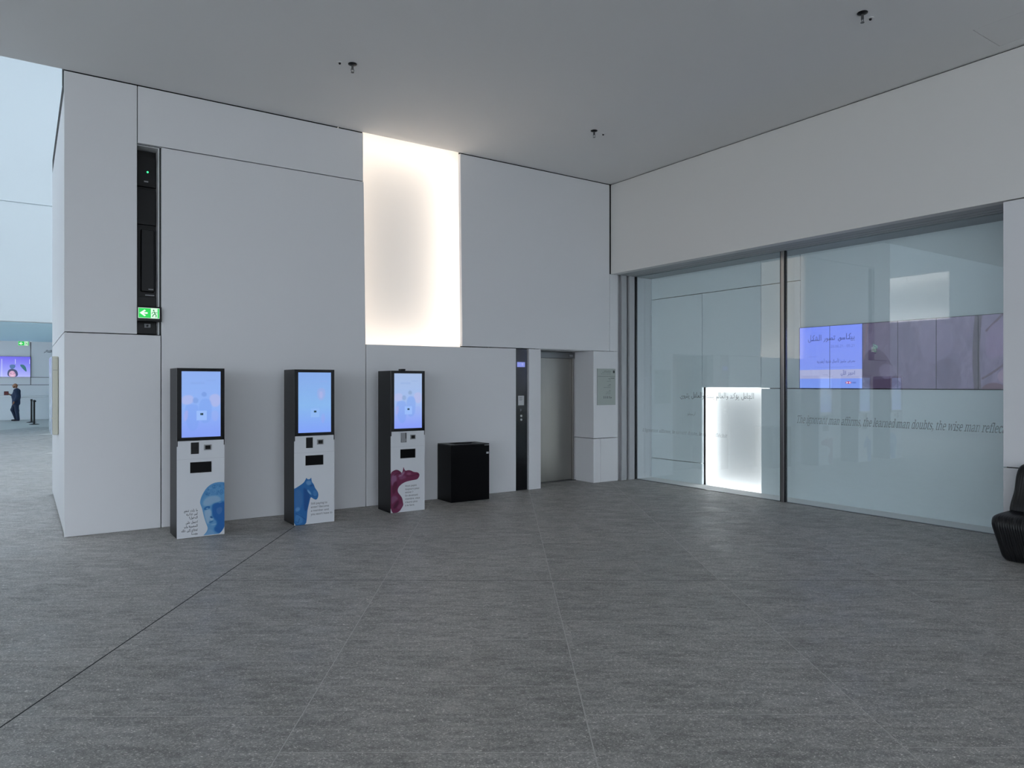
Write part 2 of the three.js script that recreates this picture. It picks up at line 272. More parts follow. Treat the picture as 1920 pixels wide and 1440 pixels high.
// light box recess in the wall, lit by strips hidden behind its edges
const recess = setting('recess', 'tall luminous white recess reaching the ceiling', 'light niche');
{
  part('back_plate', box(3.44, 5.8, 2.0, CH + 0.28, -9.56, -9.55), glowPaint, recess);
  part('side_plate', merged([box(3.43, 3.44, 2.0, CH + 0.28, -9.56, WZ - PT - 0.001), box(5.8, 5.81, 2.0, CH + 0.28, -9.56, WZ - PT - 0.001), box(3.43, 5.81, 1.992, 2.0, -9.56, WZ - PT - 0.001), box(3.43, 5.81, CH + 0.28, CH + 0.29, -9.56, WZ)]), glowPaint, recess);
  const strip = led(1.0, 0.88, 0.74, 1.5);
  const put = (x, y, w, h, nx, ny, k) => {
    part('led_strip', box(x - w / 2, x + w / 2, y - h / 2, y + h / 2, -9.142, -9.132), strip, recess);
    const l = new THREE.RectAreaLight(new THREE.Color().setRGB(1.0, 0.88, 0.76), LED_WALL * k, w, h);
    l.position.set(x, y, -9.146); l.lookAt(x + nx * 2, y + ny * 2, -9.146 - 1); l.name = 'led_light'; scene.add(l);
  };
  put(5.50, 3.6, 0.03, 2.95, -0.5, 0, 1.1); put(3.6, 3.6, 0.03, 2.95, 0.5, 0, 0.65); put(4.55, 2.04, 1.75, 0.03, 0, 0.5, 0.7); put(4.55, CH + 0.14, 1.8, 0.03, 0, -0.5, 0.8);
}

// ================================================================= RIGHT WALL (faces -x)
const wallRight = setting('wall_right', 'white wall above and beside the glazed front', 'wall');
{
  const top = CH - 0.012;
  part('lintel', box(LX, LX + 0.14, HEAD, top, WZ + 0.002, 11.98, 0.003), whiteWarm, wallRight);
  part('core', merged([box(LX + 0.15, 9.6, HEAD + 0.05, CH - 0.001, -9.7, 11.98), box(LX + 0.02, LX + 0.15, CH - 0.015, CH - 0.001, WZ, 11.98)]), darkGap, wallRight);
  part('panel', box(LX, LX + 0.28, 0.812, HEAD - 0.012, -3.174, 11.98, 0.003), white, wallRight);
  part('panel', box(LX, LX + 0.28, 0.004, 0.802, -3.174, 11.98, 0.003), white, wallRight);
  part('pier_core', box(LX + 0.29, 9.6, 0, HEAD + 0.05, -2.9, 11.98), white, wallRight);
  part('pier_joint', box(LX + 0.02, LX + 0.27, 0.79, 0.82, -3.15, 8.9), darkGap, wallRight);
}
// head and jamb of the sliding front: strips with track grooves between them
const frame = setting('trim_1', 'grey grooved sliding track framing the glazed front', 'track frame');
{
  const E = [LX + 0.002, 8.357 - 0.012, 8.357 + 0.012, 8.546 - 0.01, 8.546 + 0.01, 8.665, 8.69, 8.765];
  for (let i = 0; i < 8; i += 2) part('head_strip', box(E[i] + (i === 0 ? 0.14 : 0), E[i + 1], HEAD + 0.002, HEAD + 0.03, WZ + 0.01, -2.9, 0.002), trackPaint, frame);
  part('head_back', box(LX + 0.14, 9.4, HEAD + 0.032, HEAD + 0.05, WZ + 0.002, -2.9), darkGap, frame);
  for (const [a, b] of [[8.452, 8.562], [8.626, 8.746]]) part('jamb_strip', box(a, b, 0.001, HEAD, WZ - 0.012, WZ + 0.03, 0.003), trackPaint, frame);
  part('jamb_back', box(8.386, 9.6, 0, HEAD + 0.03, -9.4, WZ - 0.1), white, frame);
}
// vitrine behind the glass
const vit = setting('wall_vitrine', 'white panelled wall behind the glazed front', 'wall');
{
  const P = (z0, z1, y0, y1) => part('panel', box(VX, VX + 0.05, y0, y1, z0 + J, z1 - J, 0.002), palePaint, vit);
  const z0 = WZ, zA = -7.901, zB = -6.77, zC = -6.11, zD = -4.785, zE = -1.9;
  P(z0, zB, 3.135 + J, HEAD); P(z0, zA, 0.347 + J, 3.135 - J); P(z0, zA, 0.004, 0.347 - J); P(zA, zB, 1.592 + J, 3.135 - J);
  P(zB, zC, 3.135 + J, HEAD); P(zB, zE, 0.004, 1.585 - J).scale.set(1, 1, 1);
  P(zB, zC, 1.585 + J, 3.135 - J); P(zC, zE, 2.455, HEAD);
  part('end_panel', box(8.795, VX + 0.05, 0.003, HEAD, WZ - 0.06, WZ, 0.002), white, vit);
  part('plinth', box(8.8, VX + 0.01, -0.02, 0.004, WZ + 0.002, -1.9), glowPaint, vit, 'white floor strip behind the glass');
  part('ceiling_strip', box(8.8, VX + 0.05, HEAD - 0.004, HEAD + 0.03, WZ, -1.9), trackPaint, vit);
  part('core', merged([box(VX + 0.052, 9.42, 1.68, HEAD + 0.03, -9.4, -1.9), box(VX + 0.052, 9.42, -0.3, 1.68, -9.4, -8.02), box(VX + 0.052, 9.42, -0.3, 1.68, -6.65, -1.9), box(9.42, 9.6, -0.3, HEAD + 0.03, -9.4, -1.9), box(8.8, VX + 0.02, -0.3, -0.02, WZ, -1.9)]), darkGap, vit);
}
{
  const r = setting('recess', 'low luminous white recess at floor level behind the glass', 'light niche');
  part('back_plate', box(9.405, 9.415, -0.14, 1.68, -8.02, -6.65), glowPaint, r);
  part('side_plate', merged([box(VX + 0.06, 9.41, -0.14, 1.68, -8.03, -8.02), box(VX + 0.06, 9.41, -0.14, 1.68, -6.66, -6.65), box(VX + 0.06, 9.41, 1.67, 1.68, -8.02, -6.65), box(VX + 0.02, 9.41, -0.15, -0.14, -8.02, -6.65)]), glowPaint, r);
  const strip = led(0.92, 0.96, 1.0, 1.5);
  const put = (z, y, w, h, nz, ny, k) => {
    part('led_strip', box(9.245, 9.255, y - h / 2, y + h / 2, z - w / 2, z + w / 2), strip, r);
    const l = new THREE.RectAreaLight(new THREE.Color().setRGB(0.93, 0.96, 1.0), LED_VITRINE * k, w, h);
    l.position.set(9.262, y, z); l.lookAt(9.262 + 1, y + ny, z + nz); l.name = 'led_light'; scene.add(l);
  };
  put(-7.97, 0.8, 0.03, 1.5, 0.5, 0, 1.8); put(-6.7, 0.8, 0.03, 1.5, -0.5, 0, 0.7); put(-7.33, -0.1, 1.1, 0.03, 0, 0.5, 1.6); put(-7.33, 1.64, 1.1, 0.03, 0, -0.5, 0.7);
}

// glazed sliding front
const win = setting('window_1', 'tall frameless glass sliding panes with a steel stile between them', 'window');
{
  part('pane', box(GX, GX + 0.012, 0.008, HEAD + 0.02, WZ + 0.035, -6.148), glass, win);
  part('pane', box(GX, GX + 0.012, 0.008, HEAD + 0.02, -6.064, -2.9), glass, win);
  part('stile', box(GX - 0.022, GX + 0.03, 0.001, HEAD + 0.002, -6.136, -6.085, 0.003), stainless, win, 'polished steel stile');
  part('stile_edge', box(GX - 0.014, GX + 0.03, 0.001, HEAD, -6.082, -6.066, 0.002), black, win);
  part('stile_edge', box(GX - 0.014, GX + 0.03, 0.001, HEAD, -6.152, -6.139, 0.002), black, win);
  part('stile_edge', box(GX - 0.012, GX + 0.03, 0.001, HEAD, WZ + 0.012, WZ + 0.032, 0.002), black, win);
  part('sill', box(GX - 0.01, GX + 0.03, 0.0005, 0.007, WZ, -2.9), steelDark, win, 'thin dark floor channel');
}

// ================================================================= HALL BEYOND (open to the sky above) AND THE SPACE BEHIND THE CAMERA
const hall = setting('wall_hall', 'tall pale hall beyond the end of the kiosk wall', 'wall');
{
  part('upper_wall', merged([box(-10, 9, 3.64, 7.38, -28.0, -27.5), box(-10, 9, 7.41, 15, -28.0, -27.5)]), hallPaint, hall);
  part('upper_core', box(-10, 9, 7.36, 7.43, -27.95, -27.53), hallPaint, hall);
  part('soffit', box(-10, 9, 3.62, 3.9, -40, -28.0), mat({ color: C(206, 236, 248), roughness: 0.8 }), hall, 'soffit with the blue of skylight bounce painted in');  // blue cast of sky light bounced off the floor is put into this colour
  part('far_panel', box(-10, 0.285, 1.62, 3.62, -40.2, -39.98), white, hall); part('far_panel', box(0.31, 9, 1.97, 3.62, -40.2, -39.98), white, hall);
  part('far_panel', box(0.31, 9, 1.62, 1.95, -40.2, -39.98), white, hall); part('far_panel', box(-10, 9, 0, 1.6, -40.2, -39.98), white, hall);
  part('far_core', box(-10, 9, 0, 3.62, -40.4, -40.19), darkGap, hall);
  part('side_wall', merged([box(-10.3, -10, 0, 0.3, -40, -28.5), box(-10.3, -10, 3.4, 4.0, -40, -28.5), box(-10.3, -10, 0, 4.0, -28.5, -9.2), box(-10.3, -10, 5.75, 15, -40, -9.2), box(-10.3, -10, 4.0, 5.75, -40, -17.2), box(-10.3, -10, 4.0, 5.75, -12.36, -9.2)]), hallPaint, hall);  // low opening at the far end is added, out of view, to light the soffit
  part('end_wall', box(9, 9.3, 0, 15, -40, -13), hallPaint, hall);
  part('front_wall', merged([box(-10, 9.3, CH + 0.31, 15, -9.3, -9.06), box(8.5, 9.3, 0, 15, -13, -9.96)]), hallPaint, hall);
  const slabs = []; for (const [a, c] of [[-28, -24.6], [-23.4, -21.2], [-20.0, -17.8], [-16.6, -14.6], [-10.8, -9]]) slabs.push(box(-10.3, 9.3, 15, 15.3, a, c));
  part('roof', merged(slabs), hallPaint, hall);
}
{
  const r = setting('recess', 'luminous white niche high on the side wall of the hall', 'light niche');
  part('back_plate', box(-10.87, -10.85, 3.6, 6.2, -17.7, -11.9), glowPaint, r);
  part('side_plate', merged([box(-10.86, -10.31, 3.6, 3.7, -17.5, -12.0), box(-10.86, -10.31, 6.05, 6.15, -17.5, -12.0), box(-10.86, -10.31, 3.6, 6.15, -12.06, -12.0), box(-10.86, -10.31, 3.6, 6.15, -17.5, -17.4)]), glowPaint, r);
  part('led_strip', box(-10.33, -10.32, 3.8, 3.83, -17, -12.5), led(0.95, 0.97, 1, 1.5), r);
  for (const [y, ny] of [[3.84, 0.3], [5.92, -0.3]]) { const l = new THREE.RectAreaLight(new THREE.Color().setRGB(0.95, 0.97, 1), LED_FAR, 4.6, 0.04); l.position.set(-10.335, y, -14.78); l.lookAt(-11.335, y + ny * 4, -14.78); l.name = 'led_light'; scene.add(l); }
}
const rear = setting('wall_rear', 'glazed entrance fronts behind and to the left of the viewer', 'wall');
{
  part('header', merged([box(-14.2, 9.6, 4.6, CH, 12, 12.3), box(-14.3, -14, 4.6, CH, -9.3, 12)]), white, rear);
  part('solid_wall', merged([box(3.2, 9.6, 0, 4.6, 12, 12.3), box(-14.3, -14, 0, 4.6, -9.3, -1), box(-14.3, -10, 0, CH, -9.3, -9.06), box(-14.3, -10, CH, CH + 0.3, -9.3, -9.06)]), white, rear);
  for (let i = 0; i < 5; i++) part('post', box(-14 + i * 3.6, -13.88 + i * 3.6, 0, 4.6, 12.05, 12.2, 0.004), steelDark, rear);
  for (let i = 0; i < 5; i++) part('post', box(-14.2, -14.05, 0, 4.6, -1 + i * 3.2, -0.88 + i * 3.2, 0.004), steelDark, rear);
  part('forecourt', merged([box(-60, 60, -0.4, -0.05, 12.3, 80), box(-60, -14.3, -0.4, -0.05, -9, 12.3)]), mat({ color: C(206, 203, 196), roughness: 0.9 }), rear);
}
// @@BEGIN
// ================================================================= LIFT
{
  const d = setting('door_1', 'brushed steel lift door set back in the white wall', 'door'), z = -9.565;
  part('leaf', box(7.236, 7.785, 0.012, 2.085, z - 0.03, z, 0.002), steel, d);
  part('leaf', box(6.75, 7.231, 0.012, 2.085, z - 0.02, z + 0.008, 0.002), steel, d);
  part('header', box(6.75, 7.835, 2.088, 2.19, z - 0.04, z + 0.03, 0.002), steelDark, d);
  part('jamb', box(7.79, 7.818, 0.01, 2.086, z - 0.04, z + 0.025, 0.002), steel, d);
  part('shaft_gap', box(6.75, 7.838, 0.0, 2.197, -9.66, z - 0.045), darkGap, d);
  part('sensor', box(7.70, 7.77, 2.118, 2.15, z + 0.03, z + 0.06, 0.006), alu, d);
  part('sill', box(6.75, 7.838, 0.0005, 0.008, z - 0.05, z + 0.06), steelDark, d);
}
{
  const t = thing('lift_call_panel', 'narrow black glass lift call panel with a small lit blue display', 'control panel', [6.384, 0, WZ - 0.02]);
  part('panel', box(-0.108, 0.108, 0.004, 2.196, -0.03, 0, 0.003), blackGloss, t);
  part('display', planeZ(-0.083, 0.066, 1.913, 1.99, 0.0015), display(canvasTex(128, 66, (g, w, h) => { g.fillStyle = '#8f9cf2'; g.fillRect(0, 0, w, h); g.fillStyle = '#d6dcff'; g.font = 'bold 44px sans-serif'; g.fillText('1', 74, 48); }), SCREEN * 0.9), t, 'lit blue floor display');
  part('notice', box(-0.062, 0.048, 1.32, 1.468, 0, 0.003), mat({ color: C(196, 198, 200), roughness: 0.7 }), t, 'small white printed notice');
  part('notice_print', planeZ(-0.058, 0.044, 1.324, 1.464, 0.0035), mat({ roughness: 0.7, map: canvasTex(96, 132, (g, w, h) => { g.fillStyle = '#c6c8ca'; g.fillRect(0, 0, w, h); g.fillStyle = '#6a6d70'; for (let i = 0; i < 6; i++) g.fillRect(14, 12 + i * 10, 68 - (i % 3) * 12, 4); }) }), t);
  const ring = new THREE.CylinderGeometry(0.017, 0.017, 0.008, 24).rotateX(Math.PI / 2);
  for (const y of [1.155, 1.097]) part('button', ring.clone().translate(-0.006, y, 0.004), mat({ color: C(205, 205, 203), metalness: 0.6, roughness: 0.35 }), t, 'round pale metal button');
  const tri = new THREE.ExtrudeGeometry(new THREE.Shape([new THREE.Vector2(-0.014, 0.024), new THREE.Vector2(0.012, 0), new THREE.Vector2(-0.014, -0.024)]), { depth: 0.003, bevelEnabled: false });
  part('arrow', tri.translate(-0.008, 1.245, 0.0005), mat({ color: C(120, 122, 126), roughness: 0.5 }), t);
}
{
  const t = thing('directory_sign', 'grey-green printed directory plate on the white pier beside the lift', 'sign', [8.1125, 1.602, WZ]);
  const m = mat({ color: C(170, 178, 174), roughness: 0.55 });
  part('plate', box(-0.203, 0.203, -0.305, 0.305, 0.002, 0.016, 0.003), m, t);
  part('print', planeZ(-0.2, 0.2, -0.302, 0.302, 0.0165), mat({ roughness: 0.55, map: canvasTex(400, 604, (g, w, h) => {
    g.fillStyle = '#a9b1ad'; g.fillRect(0, 0, w, h);
    const ink = '#4d5352', tx = (s, x, y, k) => arabic(g, s, x, y, k, 2.4, ink);
    tx('مرحبا بكم في المتحف', 296, 42, 22); g.fillStyle = ink; g.font = '17px sans-serif'; g.textAlign = 'right';
    g.fillText('Welcome to the museum', 296, 64); g.fillText('Bienvenue au musée, entrée', 296, 90);
    g.fillStyle = '#2c3030'; g.fillRect(345, 26, 38, 44);
    g.fillStyle = '#5d6362'; g.fillRect(6, 124, 388, 5);
    tx('المصعد', 290, 166, 22); g.fillStyle = ink; for (const x of [304, 330, 356]) g.fillRect(x, 150, 16, 14);
    g.fillText('Lifts', 290, 190); g.fillText('Ascenseurs', 290, 214);
    tx('قاعات', 290, 268, 20); g.fillText('Galleries', 290, 292); g.fillText('Galeries d’exposition', 290, 318);
    tx('مسجد', 290, 370, 20); g.fillText('Prayer room', 290, 396); g.fillText('Salle de prière', 290, 422);
    for (let i = 0; i < 4; i++) { const x = 142 + i * 42; g.beginPath(); g.arc(x, 464, 7, 0, 7); g.fill(); g.fillRect(x - 6, 474, 12, 24); if (i < 3) g.fillRect(x + 16, 476, 10, 3); }
    g.beginPath(); g.moveTo(292, 500); g.lineTo(316, 486); g.lineTo(292, 472); g.fill(); g.textAlign = 'left';
  }) }), t);
}
// ================================================================= NICHE EQUIPMENT AND EXIT SIGN
{
  const t = thing('equipment_rack', 'tall black equipment column with a green pilot light in the wall niche', 'equipment', [1.18, 0, -9.3]);
  part('back_board', box(-0.114, 0.108, 2.22, 4.362, -0.015, 0.008), black, t);
  part('unit', box(-0.095, 0.10, 3.94, 4.29, 0.008, 0.06, 0.004), black, t, 'black upper unit with a green light');
  part('unit', box(-0.10, 0.105, 3.50, 3.90, 0.008, 0.055, 0.004), black, t);
  part('speaker', box(-0.055, 0.085, 2.72, 3.44, 0.008, 0.09, 0.01), black, t, 'slim black column speaker');
  part('lower_unit', box(-0.10, 0.105, 2.23, 2.66, 0.008, 0.06, 0.004), black, t);
  part('pilot_light', new THREE.SphereGeometry(0.011, 16, 12).translate(0.015, 4.11, 0.061), led(0.05, 1, 0.3, 1.2), t, 'small green light');
  part('badge', box(-0.022, 0.022, 3.99, 4.006, 0.06, 0.063), alu, t);
  part('badge', box(0.02, 0.07, 2.742, 2.752, 0.09, 0.093), alu, t);
  part('badge', box(-0.01, 0.085, 2.675, 2.687, 0.055, 0.063), alu, t);
}
const exitTex = (flip) => canvasTex(320, 176, (g, w, h) => {
  g.fillStyle = '#d8fbdf'; g.fillRect(0, 0, w, h); g.fillStyle = '#0fd24e'; g.fillRect(4, 5, 184, h - 10); g.fillRect(292, 5, 24, h - 10);
  g.fillStyle = '#effff2'; g.beginPath(); for (const [x, y] of [[18, 88], [92, 30], [116, 46], [78, 74], [140, 74], [140, 102], [78, 102], [116, 130], [92, 146]]) g.lineTo(x, y); g.closePath(); g.fill();
  g.strokeStyle = g.fillStyle = '#0d7a36'; g.lineWidth = 13; g.lineCap = 'round'; g.lineJoin = 'round';
  g.beginPath(); g.arc(232, 38, 12, 0, 7); g.fill();
  const s = (...p) => { g.beginPath(); p.forEach(([x, y], i) => i ? g.lineTo(x, y) : g.moveTo(x, y)); g.stroke(); };
  s([240, 62], [252, 98]); s([252, 98], [226, 116], [214, 146]); s([252, 98], [270, 120], [268, 150]); g.lineWidth = 9; s([238, 64], [212, 76], [206, 96]); s([242, 66], [266, 82], [284, 72]);
});
{
  const t = thing('exit_sign', 'lit green exit sign with left arrow, mounted across the black niche', 'exit sign', [1.178, 2.45, -9.0]);
  part('housing', box(-0.114, 0.13, -0.092, 0.078, -0.04, 0.0, 0.008), black, t);
  part('face', box(-0.111, 0.109, -0.058, 0.062, -0.002, 0.006, 0.002), mat({ color: C(225, 240, 228), roughness: 0.4 }), t);
  part('pictogram', planeZ(-0.108, 0.106, -0.055, 0.059, 0.0068), display(exitTex(), SCREEN * 1.1), t, 'lit green running-man pictogram');
  part('bracket', box(-0.04, 0.05, -0.05, 0.04, -0.24, -0.04), black, t);
}
{
  const t = thing('wall_camera', 'tiny pale device at the foot of the black niche', 'sensor', [1.19, 2.325, -9.238]);
  part('body', box(-0.034, 0.034, -0.024, 0.024, 0, 0.02, 0.005), mat({ color: C(150, 152, 156), roughness: 0.5 }), t);
  part('lens', new THREE.CylinderGeometry(0.011, 0.013, 0.01, 16).rotateX(Math.PI / 2).translate(0, 0, 0.023), black, t);
}
// ================================================================= KIOSKS
const PH = 1.036;
function inside(g, pts, blur) { g.save(); g.beginPath(); g.moveTo((pts[0][0] + pts[pts.length - 1][0]) / 2, (pts[0][1] + pts[pts.length - 1][1]) / 2); for (let i = 0; i < pts.length; i++) { const a = pts[i], b = pts[(i + 1) % pts.length]; g.quadraticCurveTo(a[0], a[1], (a[0] + b[0]) / 2, (a[1] + b[1]) / 2); } g.closePath(); g.clip(); g.filter = 'blur(' + blur + 'px)'; }
function bust(g) {
  const X = (a) => 185 + a * 0.4213, Y = (b) => 388 + b * 0.462, q = (p) => p.map(([a, b]) => [X(a), Y(b)]);
  g.save(); g.beginPath(); g.rect(0, 0, 480, 1024); g.clip();
  blob(g, q([[100, 600], [130, 470], [230, 300], [330, 210], [450, 160], [600, 150], [760, 180], [760, 1400], [150, 1400], [250, 1320], [300, 1220], [240, 1080], [190, 920], [160, 760], [120, 660]]), '#5b95c4'); inside(g, q([[100, 600], [130, 470], [230, 300], [330, 210], [450, 160], [600, 150], [760, 180], [760, 1400], [150, 1400], [250, 1320], [300, 1220], [240, 1080], [190, 920], [160, 760], [120, 660]]), 7);
  blob(g, q([[400, 640], [700, 600], [760, 700], [760, 1400], [520, 1360], [420, 1250], [520, 1150], [500, 1060], [440, 1010], [400, 930], [390, 800]]), '#0f5fa6');
  blob(g, q([[180, 560], [330, 450], [560, 470], [640, 620], [420, 640], [370, 690], [170, 700]]), '#86abca');
  blob(g, q([[190, 780], [360, 760], [390, 900], [340, 980], [330, 1080], [290, 1150], [220, 980]]), '#93b4d0');
  blob(g, q([[340, 970], [440, 1000], [420, 1050], [330, 1040]]), '#9dbbd4');
  blob(g, q([[100, 600], [130, 470], [230, 300], [330, 210], [450, 160], [620, 150], [760, 200], [760, 430], [560, 450], [330, 460], [230, 440], [160, 520]]), '#4f8dc0');
  g.filter = 'blur(1.5px)'; const rr = rng(5); for (let i = 0; i < 70; i++) { const a = 140 + rr() * 560, b = 180 + rr() * 260; if (b < 470 - a * 0.6) continue; g.strokeStyle = ['#2f73ae', '#7aa9cf', '#1b639f'][i % 3]; g.lineWidth = 3; g.beginPath(); g.arc(X(a), Y(b), 6 + rr() * 8, rr() * 6, rr() * 6 + 3); g.stroke(); }
  g.filter = 'blur(2.5px)'; blob(g, q([[180, 770], [240, 700], [350, 700], [350, 750], [250, 790]]), '#1d66a5'); blob(g, q([[235, 750], [290, 735], [320, 755], [270, 775]]), '#7ea9c9');
  blob(g, q([[340, 950], [390, 940], [420, 1000], [360, 985]]), '#0d548f'); blob(g, q([[310, 1070], [440, 1045], [420, 1075], [340, 1110]]), '#2a6fa9'); blob(g, q([[340, 1140], [470, 1120], [520, 1140], [420, 1170]]), '#7ba7cc');
  blob(g, q([[500, 760], [640, 740], [650, 860], [560, 940], [500, 860]]), '#3b6fae'); blob(g, q([[540, 640], [640, 615], [640, 640], [560, 655]]), '#5b8fc0');
  blob(g, q([[320, 1230], [420, 1290], [480, 1400], [160, 1400], [270, 1330]]), '#6d9dc8');
  g.restore(); g.restore();
}
function horseBlue(g) {
  const X = (a) => -41 + a * 0.4386, Y = (b) => 432.5 + b * 0.4417, q = (p) => p.map(([a, b]) => [X(a), Y(b)]);
  blob(g, q([[40, 400], [110, 380], [240, 310], [350, 240], [390, 170], [420, 110], [440, 165], [520, 165], [545, 105], [560, 240], [620, 310], [650, 410], [720, 500], [750, 600], [720, 700], [670, 730], [600, 690], [530, 630], [500, 760], [440, 1000], [430, 1200], [400, 1380], [40, 1400]]), '#1f66a6'); inside(g, q([[40, 400], [110, 380], [240, 310], [350, 240], [390, 170], [420, 110], [440, 165], [520, 165], [545, 105], [560, 240], [620, 310], [650, 410], [720, 500], [750, 600], [720, 700], [670, 730], [600, 690], [530, 630], [500, 760], [440, 1000], [430, 1200], [400, 1380], [40, 1400]]), 6);
  blob(g, q([[110, 420], [220, 400], [320, 560], [300, 900], [120, 1000]]), '#356da8');
  blob(g, q([[330, 360], [420, 420], [520, 600], [480, 760], [430, 1000], [350, 1000], [340, 600]]), '#0b4f8f');
  blob(g, q([[400, 200], [540, 190], [560, 300], [480, 330], [410, 290]]), '#5d90c2'); blob(g, q([[440, 420], [520, 500], [560, 590], [500, 560], [440, 480]]), '#7fa9cf');
  blob(g, q([[590, 480], [690, 460], [720, 560], [680, 680], [600, 620]]), '#3d7ab4'); blob(g, q([[490, 330], [610, 315], [600, 350], [500, 355]]), '#0d4a85');
  blob(g, q([[110, 900], [220, 870], [260, 960], [130, 1010]]), '#5a8fc2'); blob(g, q([[110, 1080], [220, 1060], [330, 1200], [300, 1330], [110, 1330]]), '#3f7fb8');
  g.filter = 'blur(1px)'; g.strokeStyle = '#0d4a85'; g.lineWidth = 5; for (const p of [[[110, 1030], [260, 1120], [400, 1230]], [[390, 420], [470, 540], [540, 610]], [[130, 1260], [200, 1290], [230, 1180]], [[570, 600], [650, 650], [710, 620]]]) { g.beginPath(); p.forEach(([a, b], i) => i ? g.lineTo(X(a), Y(b)) : g.moveTo(X(a), Y(b))); g.stroke(); }
  g.restore();
}
function horseRed(g) {
  const X = (a) => -101 + a * 0.573, Y = (b) => 327 + b * 0.5215, q = (p) => p.map(([a, b]) => [X(a), Y(b)]);
  blob(g, q([[150, 380], [240, 310], [330, 295], [410, 350], [440, 400], [470, 320], [480, 230], [500, 300], [530, 345], [600, 325], [680, 350], [740, 390], [840, 400], [890, 460], [860, 540], [820, 580], [680, 590], [540, 610], [430, 660], [350, 740], [335, 840], [390, 920], [450, 1000], [470, 1120], [480, 1180], [440, 1250], [370, 1350], [150, 1370]]), '#6c2348'); inside(g, q([[150, 380], [240, 310], [330, 295], [410, 350], [440, 400], [470, 320], [480, 230], [500, 300], [530, 345], [600, 325], [680, 350], [740, 390], [840, 400], [890, 460], [860, 540], [820, 580], [680, 590], [540, 610], [430, 660], [350, 740], [335, 840], [390, 920], [450, 1000], [470, 1120], [480, 1180], [440, 1250], [370, 1350], [150, 1370]]), 7);
  blob(g, q([[180, 420], [300, 420], [330, 560], [230, 700], [180, 660]]), '#875a7c'); blob(g, q([[360, 520], [420, 440], [520, 460], [560, 520], [420, 560]]), '#7d4468');
  blob(g, q([[540, 400], [640, 380], [690, 430], [600, 470]]), '#8a4a6c'); blob(g, q([[330, 480], [420, 400], [520, 330], [500, 420], [420, 480]]), '#96708c');
  blob(g, q([[220, 620], [330, 560], [330, 760], [250, 900], [200, 860]]), '#551334'); blob(g, q([[220, 1210], [320, 1060], [380, 1060], [340, 1200], [260, 1260]]), '#4a0f30');
  blob(g, q([[180, 940], [300, 930], [360, 1020], [260, 1080], [190, 1160]]), '#7c4a6a'); blob(g, q([[300, 1240], [400, 1130], [470, 1150], [400, 1280]]), '#783a5c');
  g.filter = 'blur(1.5px)'; g.strokeStyle = '#48102e'; g.lineWidth = 6; for (const p of [[[230, 330], [330, 320], [400, 390]], [[560, 470], [700, 480], [850, 440]], [[240, 440], [350, 380], [430, 430]]]) { g.beginPath(); p.forEach(([a, b], i) => i ? g.lineTo(X(a), Y(b)) : g.moveTo(X(a), Y(b))); g.stroke(); }
  g.fillStyle = '#3b0a24'; g.beginPath(); g.arc(X(835), Y(455), 7, 0, 7); g.fill(); g.restore();
}
const printTex = (k) => canvasTex(480, 1036, (g, w, h) => {
  g.fillStyle = '#d3d6db'; g.fillRect(0, 0, w, h); g.fillStyle = '#b3b7bd'; g.fillRect(0, 190, w, 2);
  const ink = '#33353c'; g.textBaseline = 'alphabetic';
  if (k === 0) { bust(g); ['ما زلت تدفع', 'ثمن تذكرة', 'الدخول؟', 'احصل على', 'العضوية ولن', 'تحتاج إلى ذلك', 'مجددا'].forEach((s, i) => arabic(g, s, 206, [752, 790, 830, 878, 920, 963, 1002][i], 34, 3.3, ink)); }
  if (k === 1) { horseBlue(g); g.fillStyle = ink; g.font = '33px sans-serif'; ['Still paying to', 'enter? Become', 'a member and', 'you won’t have to'].forEach((s, i) => g.fillText(s, 194, 806 + i * 42)); }
  if (k === 2) { horseRed(g); g.fillStyle = ink; g.font = '33px sans-serif'; ['Vous payez', 'toujours pour', 'entrer ?', 'En devenant', 'membre, vous', 'n’aurez plus', 'à le faire.'].forEach((s, i) => g.fillText(s, 198, 712 + i * 42)); }
});
